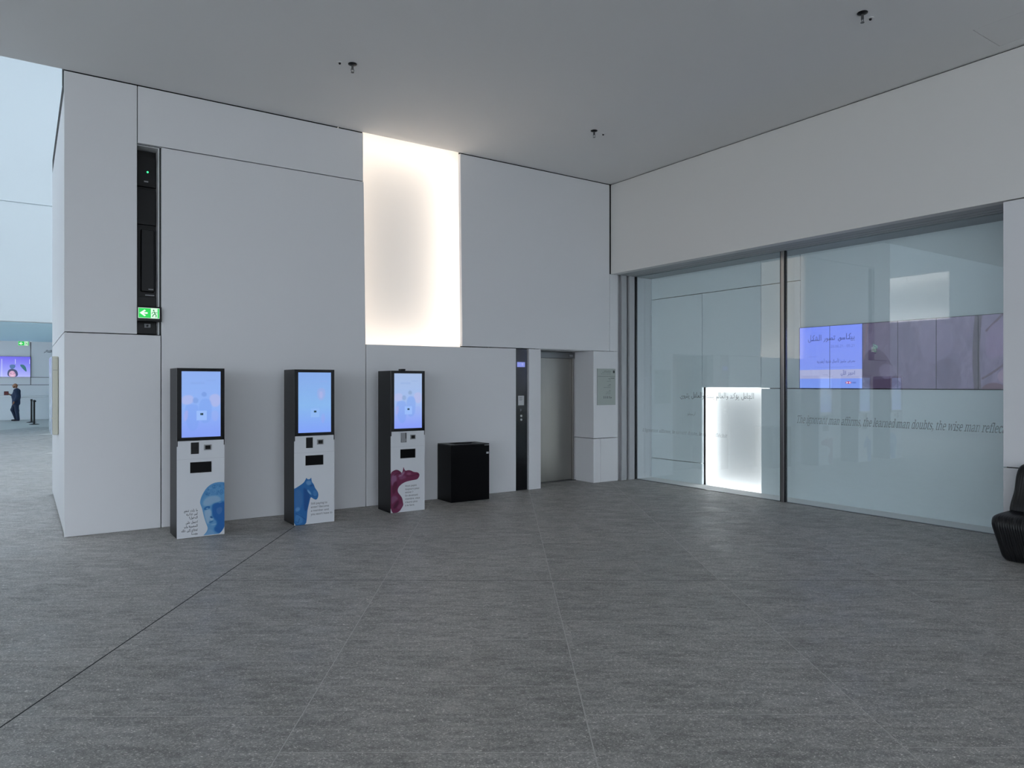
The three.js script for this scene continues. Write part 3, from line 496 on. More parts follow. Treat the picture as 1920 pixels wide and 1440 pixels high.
const screenTex = (k) => canvasTex(396, 708, (g, w, h) => {
  const bg = g.createLinearGradient(0, 0, 0, h); const cols = [['#8fb2f4', '#90b6fb', '#87a2fb'], ['#88aeee', '#8abaf2', '#83a6fd'], ['#a9c0e6', '#a4c0f4', '#8aa0ff']][k]; bg.addColorStop(0, cols[0]); bg.addColorStop(0.55, cols[1]); bg.addColorStop(1, cols[2]); g.fillStyle = bg; g.fillRect(0, 0, w, h);
  g.filter = 'blur(5px)'; g.globalAlpha = 0.55; g.fillStyle = '#7f9cd8';
  if (k === 1) { blob(g, [[230, 200], [270, 180], [320, 190], [330, 260], [300, 330], [250, 330], [225, 270]], '#a5aee6'); blob(g, [[250, 230], [285, 215], [300, 260], [285, 310], [255, 300]], '#b9b9ea'); blob(g, [[270, 520], [310, 470], [330, 560], [290, 620]], '#9aaaf0'); g.fillRect(260, 100, 90, 6); }
  else {
    for (const y of [118, 130]) g.fillRect(90, y, 140, 4); g.fillRect(250, 96, 90, 4);
    blob(g, [[0, 260], [120, 250], [120, 350], [0, 360]], '#c2bfea'); blob(g, [[270, 250], [396, 240], [396, 380], [300, 390]], '#c2bde8');
    blob(g, [[196, 240], [226, 214], [256, 240], [250, 272], [206, 272]], k ? '#7f9ac0' : '#6f94dc'); blob(g, [[108, 300], [140, 276], [172, 300], [164, 344], [118, 344]], k ? '#86a0c8' : '#789ade');
    blob(g, [[170, 300], [290, 290], [310, 400], [290, 560], [180, 560]], '#7ea6f2'); blob(g, [[20, 370], [100, 350], [180, 360], [170, 640], [60, 640]], '#7da4f4');
    blob(g, [[30, 420], [70, 410], [60, 520], [20, 540]], '#b4b0ea'); blob(g, [[300, 420], [380, 430], [370, 540], [310, 540]], '#9db2f4');
  }
  g.filter = 'none'; g.globalAlpha = 1; g.fillStyle = k === 1 ? '#92bcf8' : '#9cc0ff'; g.fillRect(150, 424, 104, 104); g.fillStyle = '#1b3444'; g.fillRect(188, 450, 30, 22); g.fillStyle = '#3f6b74'; g.fillRect(194, 455, 8, 12);
});
function kiosk(k, x, z, label) {
  const t = thing('ticket_kiosk', label, 'kiosk', [x, 0, z], 0, 'self-service ticket kiosks along the white wall');
  part('cabinet', box(-0.24, 0.24, 0.002, 1.82, -0.2, 0.186, 0.004), black, t);
  const s = new THREE.Shape([[-0.24, 1.82], [-0.24, 0.985], [-0.234, 0.985], [-0.234, 1.044], [0.234, 1.044], [0.234, 0.985], [0.24, 0.985], [0.24, 1.82]].map(([a, b]) => new THREE.Vector2(a, b)));
  s.holes.push(new THREE.Path([[-0.195, 1.078], [-0.195, 1.786], [0.2, 1.786], [0.2, 1.078]].map(([a, b]) => new THREE.Vector2(a, b))));
  part('bezel', new THREE.ExtrudeGeometry(s, { depth: 0.016, bevelEnabled: true, bevelSize: 0.001, bevelOffset: -0.001, bevelThickness: 0.001, bevelSegments: 1 }).translate(0, 0, 0.186), blackGloss, t);
  part('display', planeZ(-0.195, 0.2, 1.078, 1.786, 0.196), display(screenTex(k)), t, 'lit pale blue touch screen');
  const f = new THREE.Shape([[-0.24, 0.004], [0.24, 0.004], [0.24, 0.982], [0.232, 0.982], [0.232, 1.04], [-0.232, 1.04], [-0.232, 0.982], [-0.24, 0.982]].map(([a, b]) => new THREE.Vector2(a, b)));
  for (const [a, b, c, d] of [[-0.103, -0.021, 0.897, 1.022], [-0.11, 0.108, 0.693, 0.81]]) f.holes.push(new THREE.Path([[a, c], [a, d], [b, d], [b, c]].map(([p, q]) => new THREE.Vector2(p, q))));
  const fg = new THREE.ExtrudeGeometry(f, { depth: 0.013, bevelEnabled: false }).translate(0, 0, 0.187), U = fg.attributes.uv, P = fg.attributes.position;
  for (let i = 0; i < P.count; i++) U.setXY(i, (P.getX(i) + 0.24) / 0.48, P.getY(i) / PH);
  part('front_panel', fg, mat({ map: printTex(k), roughness: 0.5 }), t, 'white front panel with a printed picture and text');
  const rd = part('card_reader', merged([box(-0.102, -0.022, 0.898, 1.021, 0.1865, 0.189), box(-0.096, -0.028, 0.905, 0.945, 0.189, 0.2)]), k === 2 ? alu : black, t);
  part('slot', box(-0.03, -0.024, 0.9, 1.02, 0.189, 0.198), black, rd);
  const tm = part('payment_terminal', box(0.028, 0.104, 0.934, 0.995, 0.199, 0.212, 0.004), alu, t);
  part('window', box(0.04, 0.092, 0.944, 0.985, 0.211, 0.214), blackGloss, tm);
  part('ticket_tray', merged([box(-0.109, 0.107, 0.694, 0.809, 0.1865, 0.188), box(-0.1, 0.098, 0.694, 0.7, 0.188, 0.198)]), blackSatin, t);
  if (k === 2) part('camera', box(-0.09, -0.03, 1.8205, 1.845, 0.1, 0.19, 0.006), black, t);
  return t;
}
kiosk(0, 1.345 + 0.24, -8.262 - 0.2, 'ticket kiosk printed with a blue marble head and Arabic text').rotation.y = 0.012;
kiosk(1, 2.598 + 0.243, -8.275 - 0.2, 'ticket kiosk printed with a blue bronze horse and English text');
kiosk(2, 3.867 + 0.24, -8.379 - 0.2, 'ticket kiosk printed with a dark red horse and French text');
// ================================================================= BIN
{
  const t = thing('litter_bin', 'large square black metal bin standing against the white wall', 'bin', [5.205, 0, -8.838], -0.01);
  part('cabinet', merged([box(-0.312, 0.312, 0.003, 0.785, 0.185, 0.2, 0.003), box(-0.312, -0.3, 0.003, 0.785, -0.2, 0.19, 0.003), box(0.3, 0.312, 0.003, 0.785, -0.2, 0.19, 0.003), box(-0.312, 0.312, 0.003, 0.785, -0.2, -0.188, 0.003), box(-0.3, 0.3, 0.02, 0.04, -0.19, 0.19)]), blackSatin, t);
  part('rim', merged([box(-0.312, 0.312, 0.786, 0.802, 0.1, 0.2, 0.004), box(-0.312, 0.312, 0.786, 0.802, -0.2, -0.1, 0.004), box(-0.312, -0.19, 0.786, 0.802, -0.1, 0.1, 0.004), box(0.19, 0.312, 0.786, 0.802, -0.1, 0.1, 0.004)]), black, t, 'black top rim round an open slot');
  part('liner', box(-0.25, 0.25, 0.1, 0.7, -0.15, 0.15, 0.02), blackSatin, t);
  part('sticker', box(0.23, 0.31, 0.776, 0.783, 0.2, 0.2012), mat({ color: C(190, 192, 194), roughness: 0.5 }), t, 'pale strip label');
  part('sticker', box(0.262, 0.302, 0.655, 0.682, 0.2, 0.2012), mat({ color: C(200, 202, 204), roughness: 0.5 }), t, 'small white label');
}
// ================================================================= LETTERING ON THE GLASS
{
  const vinyl = (w, h, draw) => { const m = mat({ color: 0xffffff, map: canvasTex(w, h, draw), transparent: true, roughness: 0.7 }); return m; };
  const ink = 'rgba(96,108,112,0.62)';
  const faint = 'rgba(112,128,134,0.45)';
  const X = GX - 0.0015;
  part('lettering', planeX(-5.90, -3.28, 1.03, 1.30, X), vinyl(2048, 211, (g, w, h) => { g.setTransform(1, 0, -0.22, 1, 24, 0); g.fillStyle = ink; g.font = '112px serif'; const s = 'The ignorant man affirms, the learned man doubts, the wise man reflects', k = 2000 / g.measureText(s).width; g.scale(k * 1.0, 1); g.fillText(s, 6, 144); }), win, 'grey English quotation in italic letters');
  part('lettering', planeX(-8.87, -7.03, 0.80, 0.93, X), vinyl(1600, 112, (g, w, h) => { g.setTransform(1, 0, -0.22, 1, 24, 0); g.fillStyle = faint; g.font = '62px serif'; const s = 'L’ignorant affirme, le savant doute, le sage réfléchit', k = 1550 / g.measureText(s).width; g.scale(k, 1); g.fillText(s, 0, 78); }), win, 'grey French quotation in italic letters');
  part('lettering', planeX(-8.07, -6.57, 1.36, 1.56, X), vinyl(1500, 200, (g) => { const s = 'الجاهل يؤكد والعالم يشك والعاقل يتروى', k = 1460 / arabicWidth(s); arabic(g, s, 1480, 122, Math.min(k, 110), 9, ink); }), win, 'grey Arabic quotation');
  part('lettering', planeX(-7.86, -7.68, 1.13, 1.21, X), vinyl(256, 114, (g) => arabic(g, 'أرسطو', 240, 74, 240 / arabicWidth('أرسطو'), 7, faint)), win, 'small grey Arabic name');
}
// ================================================================= VIDEO WALL BEHIND THE GLASS
{
  const t = thing('video_wall', 'row of tall screens behind glass showing a blue poster and a purple painting', 'video wall', [VX, 0, 0]);
  const zs = -6.105, pitch = 0.4625, y0 = 1.592, y1 = 2.447, n = 9;
  part('frame', box(-0.02, 0.05, y0 - 0.006, y1 + 0.006, zs - 0.006, zs + pitch * n), darkGap, t);
  const poster = canvasTex(928, 856, (g, w, h) => {
    const b = g.createLinearGradient(0, 0, 0, h); b.addColorStop(0, '#7c92ff'); b.addColorStop(0.6, '#8397f8'); b.addColorStop(1, '#86a4fb'); g.fillStyle = b; g.fillRect(0, 0, w, h);
    g.fillStyle = '#b0b2dc'; g.fillRect(0, h * 0.70, w, h * 0.145);
    const ink = '#3c4b9c'; { const s = 'بيكاسو، تصور الشكل', k = 700 / arabicWidth(s); arabic(g, s, 830, 190, k, 9, ink); }
    g.fillStyle = '#5566c4'; g.font = '50px sans-serif'; g.textAlign = 'right'; g.fillText('20.06.21 - 05.21', 830, 300); g.fillText('م', 820, 400); g.fillRect(140, 415, 130, 3);
    { const s = 'معرض متميز لأعمال فنية أيقونية', k = 560 / arabicWidth(s); arabic(g, s, 830, 500, k, 5, '#4757ac'); }
    g.fillStyle = '#6275d8'; g.fillRect(210, 566, 620, 3);
    { const s = 'احجز الآن', k = 210 / arabicWidth(s); arabic(g, s, 830, 672, k, 6, '#4a549c'); }
    g.fillStyle = '#e6e9ff'; g.fillRect(706, 764, 56, 30); g.fillStyle = '#d22c6c'; for (const p of [[[706, 764], [706, 794], [691, 779]], [[762, 764], [762, 794], [777, 779]], [[706, 764], [762, 764], [734, 779]], [[706, 794], [762, 794], [734, 779]]]) { g.beginPath(); p.forEach(([a, c], i) => i ? g.lineTo(a, c) : g.moveTo(a, c)); g.fill(); }
    g.fillStyle = '#4757ac'; g.font = 'bold 24px sans-serif'; g.fillText('HSBC', 846, 788);
  });
  const paint = canvasTex(2048, 560, (g, w, h) => {
    const r = rng(77); g.fillStyle = '#77708e'; g.fillRect(0, 0, w, h);
    const tones = ['#8d86a6', '#6a6380', '#9a90b0', '#5e566f', '#84799a', '#746a88', '#a196b4'];
    for (let i = 0; i < 620; i++) { const x = r() * w, y = r() * h, l = 30 + r() * 160, a = -1.4 + (r() - 0.5) * 1.1; g.strokeStyle = tones[Math.floor(r() * tones.length)]; g.globalAlpha = 0.10 + r() * 0.16; g.lineWidth = 10 + r() * 40; g.lineCap = 'round'; g.beginPath(); g.moveTo(x, y); g.quadraticCurveTo(x + Math.cos(a) * l * 0.5 + 12, y + Math.sin(a) * l * 0.5, x + Math.cos(a) * l, y + Math.sin(a) * l); g.stroke(); }
    g.globalAlpha = 0.6; blob(g, [[0, 260], [130, 200], [240, 330], [330, 560], [0, 560]], '#524663'); g.globalAlpha = 0.5; blob(g, [[120, 380], [230, 340], [300, 440], [180, 500]], '#8f86ab'); blob(g, [[0, 490], [300, 470], [330, 560], [0, 560]], '#55405c');
    g.globalAlpha = 0.8; g.strokeStyle = '#8c7488'; g.lineWidth = 12; g.beginPath(); g.moveTo(48, 0); g.quadraticCurveTo(20, 120, 12, 300); g.stroke();
    g.globalAlpha = 0.85; g.strokeStyle = '#57505f'; g.lineWidth = 46; g.beginPath(); g.moveTo(880, 0); g.quadraticCurveTo(850, 300, 874, 560); g.stroke(); g.lineWidth = 16; g.strokeStyle = '#5a4c5c';
    for (const p of [[1040, 0, 960, 90, 930, 120], [1180, 240, 1040, 400, 905, 480], [1300, 380, 1180, 200, 1240, 40]]) { g.beginPath(); g.moveTo(p[0], p[1]); g.quadraticCurveTo(p[2], p[3], p[4], p[5]); g.stroke(); }
    g.globalAlpha = 0.6; blob(g, [[900, 540], [980, 500], [1100, 560], [900, 570]], '#5c3a48'); blob(g, [[930, 60], [1180, 20], [1160, 220], [1000, 330], [920, 330]], '#8b7aa0'); blob(g, [[980, 440], [1200, 300], [1260, 560], [1040, 540]], '#a08aa4'); blob(g, [[470, 40], [680, 20], [720, 260], [560, 400], [450, 240]], '#857d9e');
    g.globalAlpha = 0.5; blob(g, [[560, 340], [720, 300], [790, 560], [600, 560]], '#635a74'); g.globalAlpha = 0.9; for (let i = 0; i < 9; i++) { g.fillStyle = '#86bcb0'; g.beginPath(); g.arc(92 + r() * 34, 180 + r() * 40, 6, 0, 7); g.fill(); } g.globalAlpha = 1;
  });
  const screenMat = [display(poster, SCREEN * 1.05), display(paint, SCREEN * 0.66)];
  for (let i = 0; i < n; i++) {
    const a = zs + pitch * i, g = planeX(a + 0.003, a + pitch - 0.003, y0, y1, -0.0235), U = g.attributes.uv, b = i < 2;
    for (let k = 0; k < U.count; k++) U.setX(k, b ? (i + U.getX(k)) / 2 : (i - 2 + U.getX(k)) / 7);
    const s = part('screen', box(-0.023, -0.019, y0, y1, a + 0.003, a + pitch - 0.003), black, t, b ? 'screen with half of a blue poster' : 'screen with a strip of a purple painting');
    part('image', g, screenMat[b ? 0 : 1], s);
  }
}
// ================================================================= CEILING FITTINGS
{
  const defs = [['sprinkler', 2.873, -7.181, 'first'], ['sprinkler', 6.289, -7.25, ''], ['sprinkler', 6.308, -3.568, '']];
  const labels = ['black sprinkler head on the ceiling above the first kiosks', 'black sprinkler head on the ceiling near the room corner', 'black sprinkler head on the ceiling nearest the access hatch'];
  defs.forEach(([n, x, z], i) => {
    const t = thing('sprinkler', labels[i], 'sprinkler', [x, CH, z], 0, 'ceiling sprinklers');
    part('rosette', new THREE.LatheGeometry([[0, 0], [0.046, 0], [0.045, -0.006], [0.022, -0.014], [0.014, -0.016], [0, -0.016]].map(([a, b]) => new THREE.Vector2(a, b)), 28), black, t);
    part('stem', new THREE.CylinderGeometry(0.011, 0.013, 0.045, 14).translate(0, -0.036, 0), steelDark, t);
    const arms = []; for (const s of [-1, 1]) arms.push(new THREE.TubeGeometry(new THREE.CatmullRomCurve3([[0.011, -0.05], [0.017, -0.068], [0.004, -0.088]].map(([a, b]) => new THREE.Vector3(a * s, b, 0))), 8, 0.003, 6));
    part('arms', merged(arms), steelDark, t);
    part('deflector', new THREE.CylinderGeometry(0.017, 0.017, 0.003, 18).translate(0, -0.09, 0), steelDark, t);
  });
  const l2 = ['tiny round ceiling sensor beside the sprinkler above the kiosks', 'tiny round ceiling sensor beside the sprinkler near the corner', 'tiny round ceiling sensor beside the sprinkler by the hatch'];
  [[2.748, -7.221], [6.471, -7.274], [6.461, -3.579]].forEach(([x, z], i) => { const t = thing('ceiling_sensor', l2[i], 'sensor', [x, CH, z], 0, 'small ceiling sensors');
    part('base', new THREE.CylinderGeometry(0.03, 0.032, 0.006, 20).translate(0, -0.003, 0), ceilingPaint, t); part('lens', new THREE.SphereGeometry(0.013, 14, 10).translate(0, -0.01, 0), black, t); });
}
// ================================================================= SOFA
{
  const leather = mat({ color: C(8, 9, 12), roughness: 0.42 });
  function ribbed(profile, zEnd, len, r, lean, amp) {             // profile [x, y] closed, ribs run across the length
    const n = profile.length, cx = profile.reduce((s, p) => s + p[0], 0) / n, cy = profile.reduce((s, p) => s + p[1], 0) / n, yMax = Math.max(...profile.map((p) => p[1])), pos = [], idx = [];
    const steps = Math.round(len / 0.0042), zs = [];
    for (let i = 0; i <= steps; i++) { const s = len * i / steps; zs.push(s); }
    zs.forEach((s, i) => { const e = Math.min(s, len - s), ins = e < r ? r - Math.sqrt(Math.max(0, r * r - (r - e) * (r - e))) : 0, rib = amp * (0.5 + 0.5 * Math.cos(s / 0.021 * 2 * Math.PI)) * Math.min(1, e / r);
      for (const [x, y] of profile) { const dx = x - cx, dy = y - cy, l = Math.hypot(dx, dy), k = (l - ins * Math.min(1, l / r) - rib) / l; const t = 1 - y / yMax; const z = zEnd + s + lean * t * (1 - 2 * s / len); pos.push(cx + dx * k, Math.max(0.003, cy + dy * k), z); } });
    for (let i = 0; i < steps; i++) for (let j = 0; j < n; j++) { const a = i * n + j, b = i * n + (j + 1) % n; idx.push(a, b, a + n, b, b + n, a + n); }
    for (const [row, flip] of [[0, 1], [steps, 0]]) { const c = pos.length / 3; pos.push(cx, cy, zEnd + (row ? len : 0) + lean * (1 - cy / yMax) * (row ? -1 : 1)); for (let j = 0; j < n; j++) { const a = row * n + j, b = row * n + (j + 1) % n; flip ? idx.push(c, b, a) : idx.push(c, a, b); } }
    const g = new THREE.BufferGeometry(); g.setAttribute('position', new THREE.Float32BufferAttribute(pos, 3)); g.setIndex(idx); g.computeVertexNormals(); return g;
  }
  const smooth = (pts, n) => new THREE.CatmullRomCurve3(pts.map(([x, y]) => new THREE.Vector3(x, y, 0)), true, 'centripetal').getSpacedPoints(n).slice(0, -1).map((p) => [p.x, p.y]);
  const t = thing('sofa', 'black ribbed leather sofa with rounded edges at the right pier', 'sofa', [7.9, 0, -2.98]);
  part('seat', ribbed(smooth([[-0.33, 0.004], [-0.36, 0.03], [-0.43, 0.28], [-0.44, 0.35], [-0.40, 0.41], [-0.3, 0.432], [0.2, 0.42], [0.28, 0.38], [0.28, 0.04], [0.24, 0.004]], 56), -0.035, 1.9, 0.075, 0.075, 0.003), leather, t);
  part('backrest', ribbed(smooth([[-0.06, 0.40], [0.0, 0.62], [0.05, 0.80], [0.11, 0.865], [0.2, 0.865], [0.26, 0.80], [0.27, 0.6], [0.27, 0.41]], 48), 0.02, 1.8, 0.05, -0.045, 0.003), leather, t);
}
// ================================================================= WALL SCREEN ON THE WALL END
{
  const t = thing('wall_terminal', 'white wall-mounted information terminal on the end of the wall', 'terminal', [CX, 1.51, -10.93]);
  const cream = mat({ color: C(206, 205, 190), roughness: 0.5 });
  part('housing', box(-0.066, -0.002, -0.49, 0.485, -0.44, 0.43, 0.012), cream, t);
  part('front_glass', box(-0.078, -0.066, -0.485, 0.48, -0.435, 0.425, 0.004), new THREE.MeshPhysicalMaterial({ color: C(196, 208, 226), roughness: 0.15 }), t, 'pale glossy front');
  part('shelf', box(-0.074, -0.02, -0.29, -0.275, 0.43, 0.442, 0.003), cream, t);
  part('groove', box(-0.06, -0.01, 0.31, 0.315, 0.43, 0.432), alu, t);
}
// ================================================================= FAR SIDE OF THE HALL
{
  const t = thing('reception_counter', 'long white reception counter across the far end of the hall', 'counter', [0, 0, -39.7]);
  part('front', box(-9.9, 8.9, 0.006, 1.05, -0.2, 0, 0.004), mat({ color: C(228, 232, 236), roughness: 0.6 }), t);
  part('worktop', box(-9.9, 8.9, 1.055, 1.11, -0.26, 0.05, 0.006), mat({ color: C(238, 240, 242), roughness: 0.5 }), t);
}
{
  const t = thing('far_screen', 'wide blue-violet screen with a face on the far hall wall', 'screen', [-0.31, 2.44, -39.97]);
  part('frame', box(-0.72, 0.605, -0.475, 0.475, 0, 0.05), black, t);
  part('image', planeZ(-0.71, 0.595, -0.467, 0.467, 0.0515), display(canvasTex(660, 480, (g, w, h) => {
    const b = g.createLinearGradient(0, 0, 0, h); b.addColorStop(0, '#6a62ee'); b.addColorStop(0.5, '#8b90f8'); b.addColorStop(1, '#b0b8fb'); g.fillStyle = b; g.fillRect(0, 0, w, h);
    g.fillStyle = '#d4dcff'; for (const x of [70, 110, 365, 640]) g.fillRect(x, 60, 10, x < 150 ? 420 : 110);
    blob(g, [[230, 480], [215, 380], [250, 300], [330, 285], [410, 330], [430, 480]], '#2c3a6a'); blob(g, [[255, 480], [245, 390], [290, 330], [360, 350], [390, 480]], '#d9a8c8'); blob(g, [[250, 190], [380, 185], [360, 280], [280, 300]], '#3f6aa2'); blob(g, [[440, 180], [560, 190], [600, 380], [520, 300]], '#1f6a76');
    g.fillStyle = '#3b3560'; g.beginPath(); g.arc(285, 395, 9, 0, 7); g.arc(350, 390, 9, 0, 7); g.fill(); g.fillStyle = '#f4e6f4'; g.fillRect(285, 445, 60, 12);
  }), SCREEN), t);
}
{
  const t = thing('exit_sign', 'small lit green exit sign high on the far hall wall', 'exit sign', [0.02, 3.52, -39.96]);
  part('housing', box(-0.215, 0.215, -0.105, 0.105, -0.015, 0.04, 0.006), white, t);
  part('pictogram', planeZ(-0.2, 0.2, -0.095, 0.095, 0.0415), display(exitTex(), SCREEN), t);
}
{
  const t = thing('wall_lettering', 'small grey Arabic lettering on the far hall wall', 'lettering', [0.97, 3.17, -39.975]);
  part('letters', planeZ(-0.17, 0.17, -0.13, 0.13, 0.003), mat({ map: canvasTex(256, 196, (g) => arabic(g, 'التذاكر', 246, 120, 236 / arabicWidth('التذاكر'), 12, 'rgba(70,74,84,1)')), transparent: true, roughness: 0.7 }), t);
}
{
  const lab = ['black belt stanchion nearer the reception counter', 'black belt stanchion in front, with its belt head turned right'];
  [[0.303, -37.0], [0.376, -35.0]].forEach(([x, z], i) => {
    const t = thing('stanchion', lab[i], 'stanchion', [x, 0, z], 0, 'black queue stanchions in the hall');
    part('base', new THREE.LatheGeometry([[0, 0.003], [0.18, 0.003], [0.18, 0.014], [0.1, 0.03], [0.03, 0.045], [0, 0.045]].map(([a, b]) => new THREE.Vector2(a, b)), 28), black, t);
    part('post', new THREE.CylinderGeometry(0.036, 0.036, 0.9, 20).translate(0, 0.49, 0), black, t);
    part('belt_head', merged([new THREE.CylinderGeometry(0.042, 0.042, 0.09, 20).translate(0, 0.955, 0), box(0, i ? 0.07 : 0.04, 0.92, 0.98, -0.025, 0.025, 0.008)]), black, t);
  });
}
// ================================================================= MAN AT THE COUNTER (walking to the left, arm held out)
{
  const cap = (p, a, ra, b, rb) => { const ax = b[0] - a[0], ay = b[1] - a[1], az = b[2] - a[2], px = p[0] - a[0], py = p[1] - a[1], pz = p[2] - a[2], t = Math.max(0, Math.min(1, (px * ax + py * ay + pz * az) / (ax * ax + ay * ay + az * az + 1e-9))); return Math.hypot(px - ax * t, py - ay * t, pz - az * t) - (ra + (rb - ra) * t); };
  function sdf(bones, lo, size, res, k) {
    const mc = new MarchingCubes(res, new THREE.MeshStandardMaterial(), false, false, 200000); mc.isolation = 0; const f = mc.field; let q = 0;
    for (let z = 0; z < res; z++) for (let y = 0; y < res; y++) for (let x = 0; x < res; x++) {
      const p = [lo[0] + size * x / res, lo[1] + size * y / res, lo[2] + size * z / res]; let d = 9;
      for (const [a, ra, b, rb] of bones) { const e = cap(p, a, ra, b, rb), h = Math.max(0, Math.min(1, 0.5 + 0.5 * (e - d) / k)); d = e * (1 - h) + d * h - k * h * (1 - h); }
      f[q++] = -d;
    }
    mc.update(); const n = mc.count, P = new Float32Array(mc.positionArray.slice(0, n * 3)); const g = new THREE.BufferGeometry();
    for (let i = 0; i < n; i++) for (let c = 0; c < 3; c++) P[i * 3 + c] = lo[c] + size * (P[i * 3 + c] + 1) / 2;
    g.setAttribute('position', new THREE.BufferAttribute(P, 3)); const m = mergeVertices(g, 1e-5); m.computeVertexNormals(); return m;
  }
  const hand = (w, dir, curl) => {                                 // palm at w, fingers along dir
    const B = [], [dx, dy, dz] = dir; B.push([w, 0.026, [w[0] + dx * 0.08, w[1] + dy * 0.08, w[2] + dz * 0.08], 0.03]);
    [-0.027, -0.009, 0.009, 0.027].forEach((o, i) => { const l = [0.06, 0.075, 0.07, 0.055][i], s = [w[0] + dx * 0.09, w[1] + dy * 0.09, w[2] + dz * 0.09 + o], m = [s[0] + dx * l * 0.5, s[1] + dy * l * 0.5, s[2]], e = [m[0] + dx * l * 0.4 + curl[0] * l, m[1] + dy * l * 0.4 + curl[1] * l, m[2]]; B.push([s, 0.0095, m, 0.009], [m, 0.009, e, 0.008]); });
    const a = [w[0] + dx * 0.03, w[1] + dy * 0.03, w[2] + 0.024], b = [a[0] + dx * 0.05, a[1] + dy * 0.05 + 0.02, a[2] + 0.03]; B.push([a, 0.014, b, 0.01]); return B;
  };
  const t = thing('person', 'bald man in a dark blue suit walking, holding a dark red object forward', 'person', [-0.25, 0, -38.75]);
  const skin = mat({ color: C(150, 104, 78), roughness: 0.6 }), suit = mat({ color: C(26, 44, 74), roughness: 0.8 }), shoe = mat({ color: C(18, 18, 22), roughness: 0.4 }), hair = mat({ color: C(84, 66, 52), roughness: 0.9 });
  // joints; the man faces -x
  const hipL = [0.0, 0.88, 0.09], hipR = [0.0, 0.88, -0.09], kneeL = [0.03, 0.47, 0.09], kneeR = [-0.13, 0.5, -0.09], ankL = [0.07, 0.08, 0.09], ankR = [0.0, 0.09, -0.09];
  const shL = [0.0, 1.36, 0.19], shR = [0.0, 1.36, -0.19], elL = [0.05, 1.08, 0.24], elR = [-0.04, 1.08, -0.24], wrL = [-0.07, 0.87, 0.23], wrR = [-0.2, 1.16, -0.2];
  const head = [-0.03, 1.58, 0];
  const bones = [[[0.0, 0.9, 0], 0.12, [0.02, 1.3, 0], 0.13], [[0.02, 1.38, 0], 0.055, [-0.02, 1.5, 0], 0.052], [head, 0.092, [-0.045, 1.55, 0], 0.08], [[-0.075, 1.53, 0], 0.05, [-0.08, 1.51, 0], 0.04], [hipL, 0.075, kneeL, 0.05], [kneeL, 0.05, ankL, 0.035], [hipR, 0.075, kneeR, 0.05], [kneeR, 0.05, ankR, 0.035], [shL, 0.05, elL, 0.04], [elL, 0.04, wrL, 0.028], [shR, 0.05, elR, 0.04], [elR, 0.04, wrR, 0.028], [[-0.118, 1.575, 0], 0.016, [-0.128, 1.553, 0], 0.018], [[0.0, 1.575, 0.088], 0.016, [0.0, 1.548, 0.086], 0.012], [[0.0, 1.575, -0.088], 0.016, [0.0, 1.548, -0.086], 0.012]];
  const hl = sdf(hand(wrL, [-0.35, -0.93, 0], [-0.3, -0.1]), [wrL[0] - 0.2, wrL[1] - 0.26, wrL[2] - 0.15], 0.3, 80, 0.012), hr = sdf(hand(wrR, [-0.85, 0.5, 0], [0.1, 0.5]), [wrR[0] - 0.26, wrR[1] - 0.12, wrR[2] - 0.15], 0.3, 80, 0.012);
  part('body', mergeGeometries([sdf(bones, [-0.9, 0, -0.9], 1.8, 110, 0.03), hl, hr].map((g) => { g.deleteAttribute('uv'); return g; })), skin, t);
  part('jacket', sdf([[[0.0, 0.8, 0.05], 0.15, [0.0, 1.1, 0.05], 0.15], [[0.0, 0.8, -0.05], 0.15, [0.0, 1.1, -0.05], 0.15], [[0.0, 1.1, 0], 0.17, [0.03, 1.32, 0], 0.14], [shL, 0.075, shR, 0.075], [shL, 0.075, elL, 0.062], [elL, 0.062, [wrL[0] + 0.02, wrL[1] + 0.04, wrL[2]], 0.05], [shR, 0.075, elR, 0.062], [elR, 0.062, [wrR[0] + 0.04, wrR[1] - 0.01, wrR[2]], 0.05]], [-0.9, 0.1, -0.9], 1.8, 100, 0.05), suit, t);
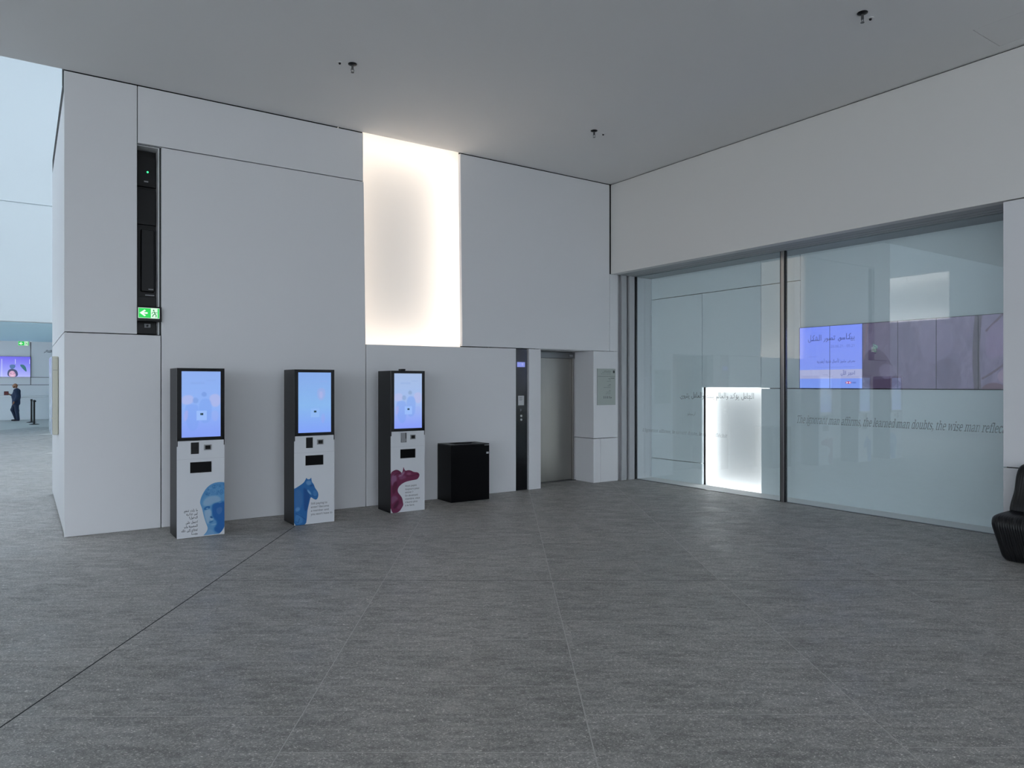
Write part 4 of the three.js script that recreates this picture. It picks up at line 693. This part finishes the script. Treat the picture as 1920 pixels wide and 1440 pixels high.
  part('trousers', sdf([[hipL, 0.11, kneeL, 0.078], [kneeL, 0.078, ankL, 0.066], [hipR, 0.11, kneeR, 0.078], [kneeR, 0.078, [ankR[0], ankR[1] + 0.01, ankR[2]], 0.066], [hipL, 0.11, hipR, 0.11]], [-0.9, 0, -0.9], 1.8, 100, 0.04), mat({ color: C(22, 38, 64), roughness: 0.8 }), t);
  part('shirt_collar', sdf([[[0.0, 1.405, 0.02], 0.066, [-0.015, 1.44, 0], 0.062], [[-0.1, 1.28, 0], 0.035, [-0.05, 1.4, 0], 0.05]], [-0.3, 1.15, -0.25], 0.5, 60, 0.02), mat({ color: C(190, 198, 210), roughness: 0.8 }), t);
  for (const [a, toe] of [[ankL, 0.0], [ankR, 0.0]]) part('shoe', sdf([[[a[0] + 0.02, 0.042, a[2]], 0.04, [a[0] - 0.15, 0.036, a[2]], 0.034], [[a[0], 0.09, a[2]], 0.036, [a[0], 0.05, a[2]], 0.04]], [a[0] - 0.25, 0, a[2] - 0.2], 0.4, 50, 0.02), shoe, t);
  part('beard', sdf([[[-0.085, 1.515, 0.03], 0.036, [-0.085, 1.515, -0.03], 0.036], [[-0.06, 1.54, 0.07], 0.02, [-0.085, 1.51, 0.03], 0.03], [[-0.06, 1.54, -0.07], 0.02, [-0.085, 1.51, -0.03], 0.03]], [-0.2, 1.4, -0.15], 0.3, 48, 0.01), hair, t, 'short brown beard');
  for (const s of [-1, 1]) part('eye', new THREE.SphereGeometry(0.011, 12, 8).translate(-0.108, 1.59, 0.034 * s), mat({ color: C(40, 30, 26), roughness: 0.3 }), t);
  const o = thing('folder', 'small dark red folded object held in the man’s raised hand', 'folder', [-0.25 - 0.36, 1.24, -38.86], 0.0);
  part('cover', box(-0.085, 0.085, -0.085, 0.085, -0.014, 0.014, 0.03), mat({ color: C(62, 24, 30), roughness: 0.6 }), o);
  part('sheet', box(-0.07, 0.07, -0.07, 0.07, 0.0142, 0.018, 0.004), mat({ color: C(120, 62, 62), roughness: 0.7 }), o);
}
// @@END
renderer.render(scene, camera);
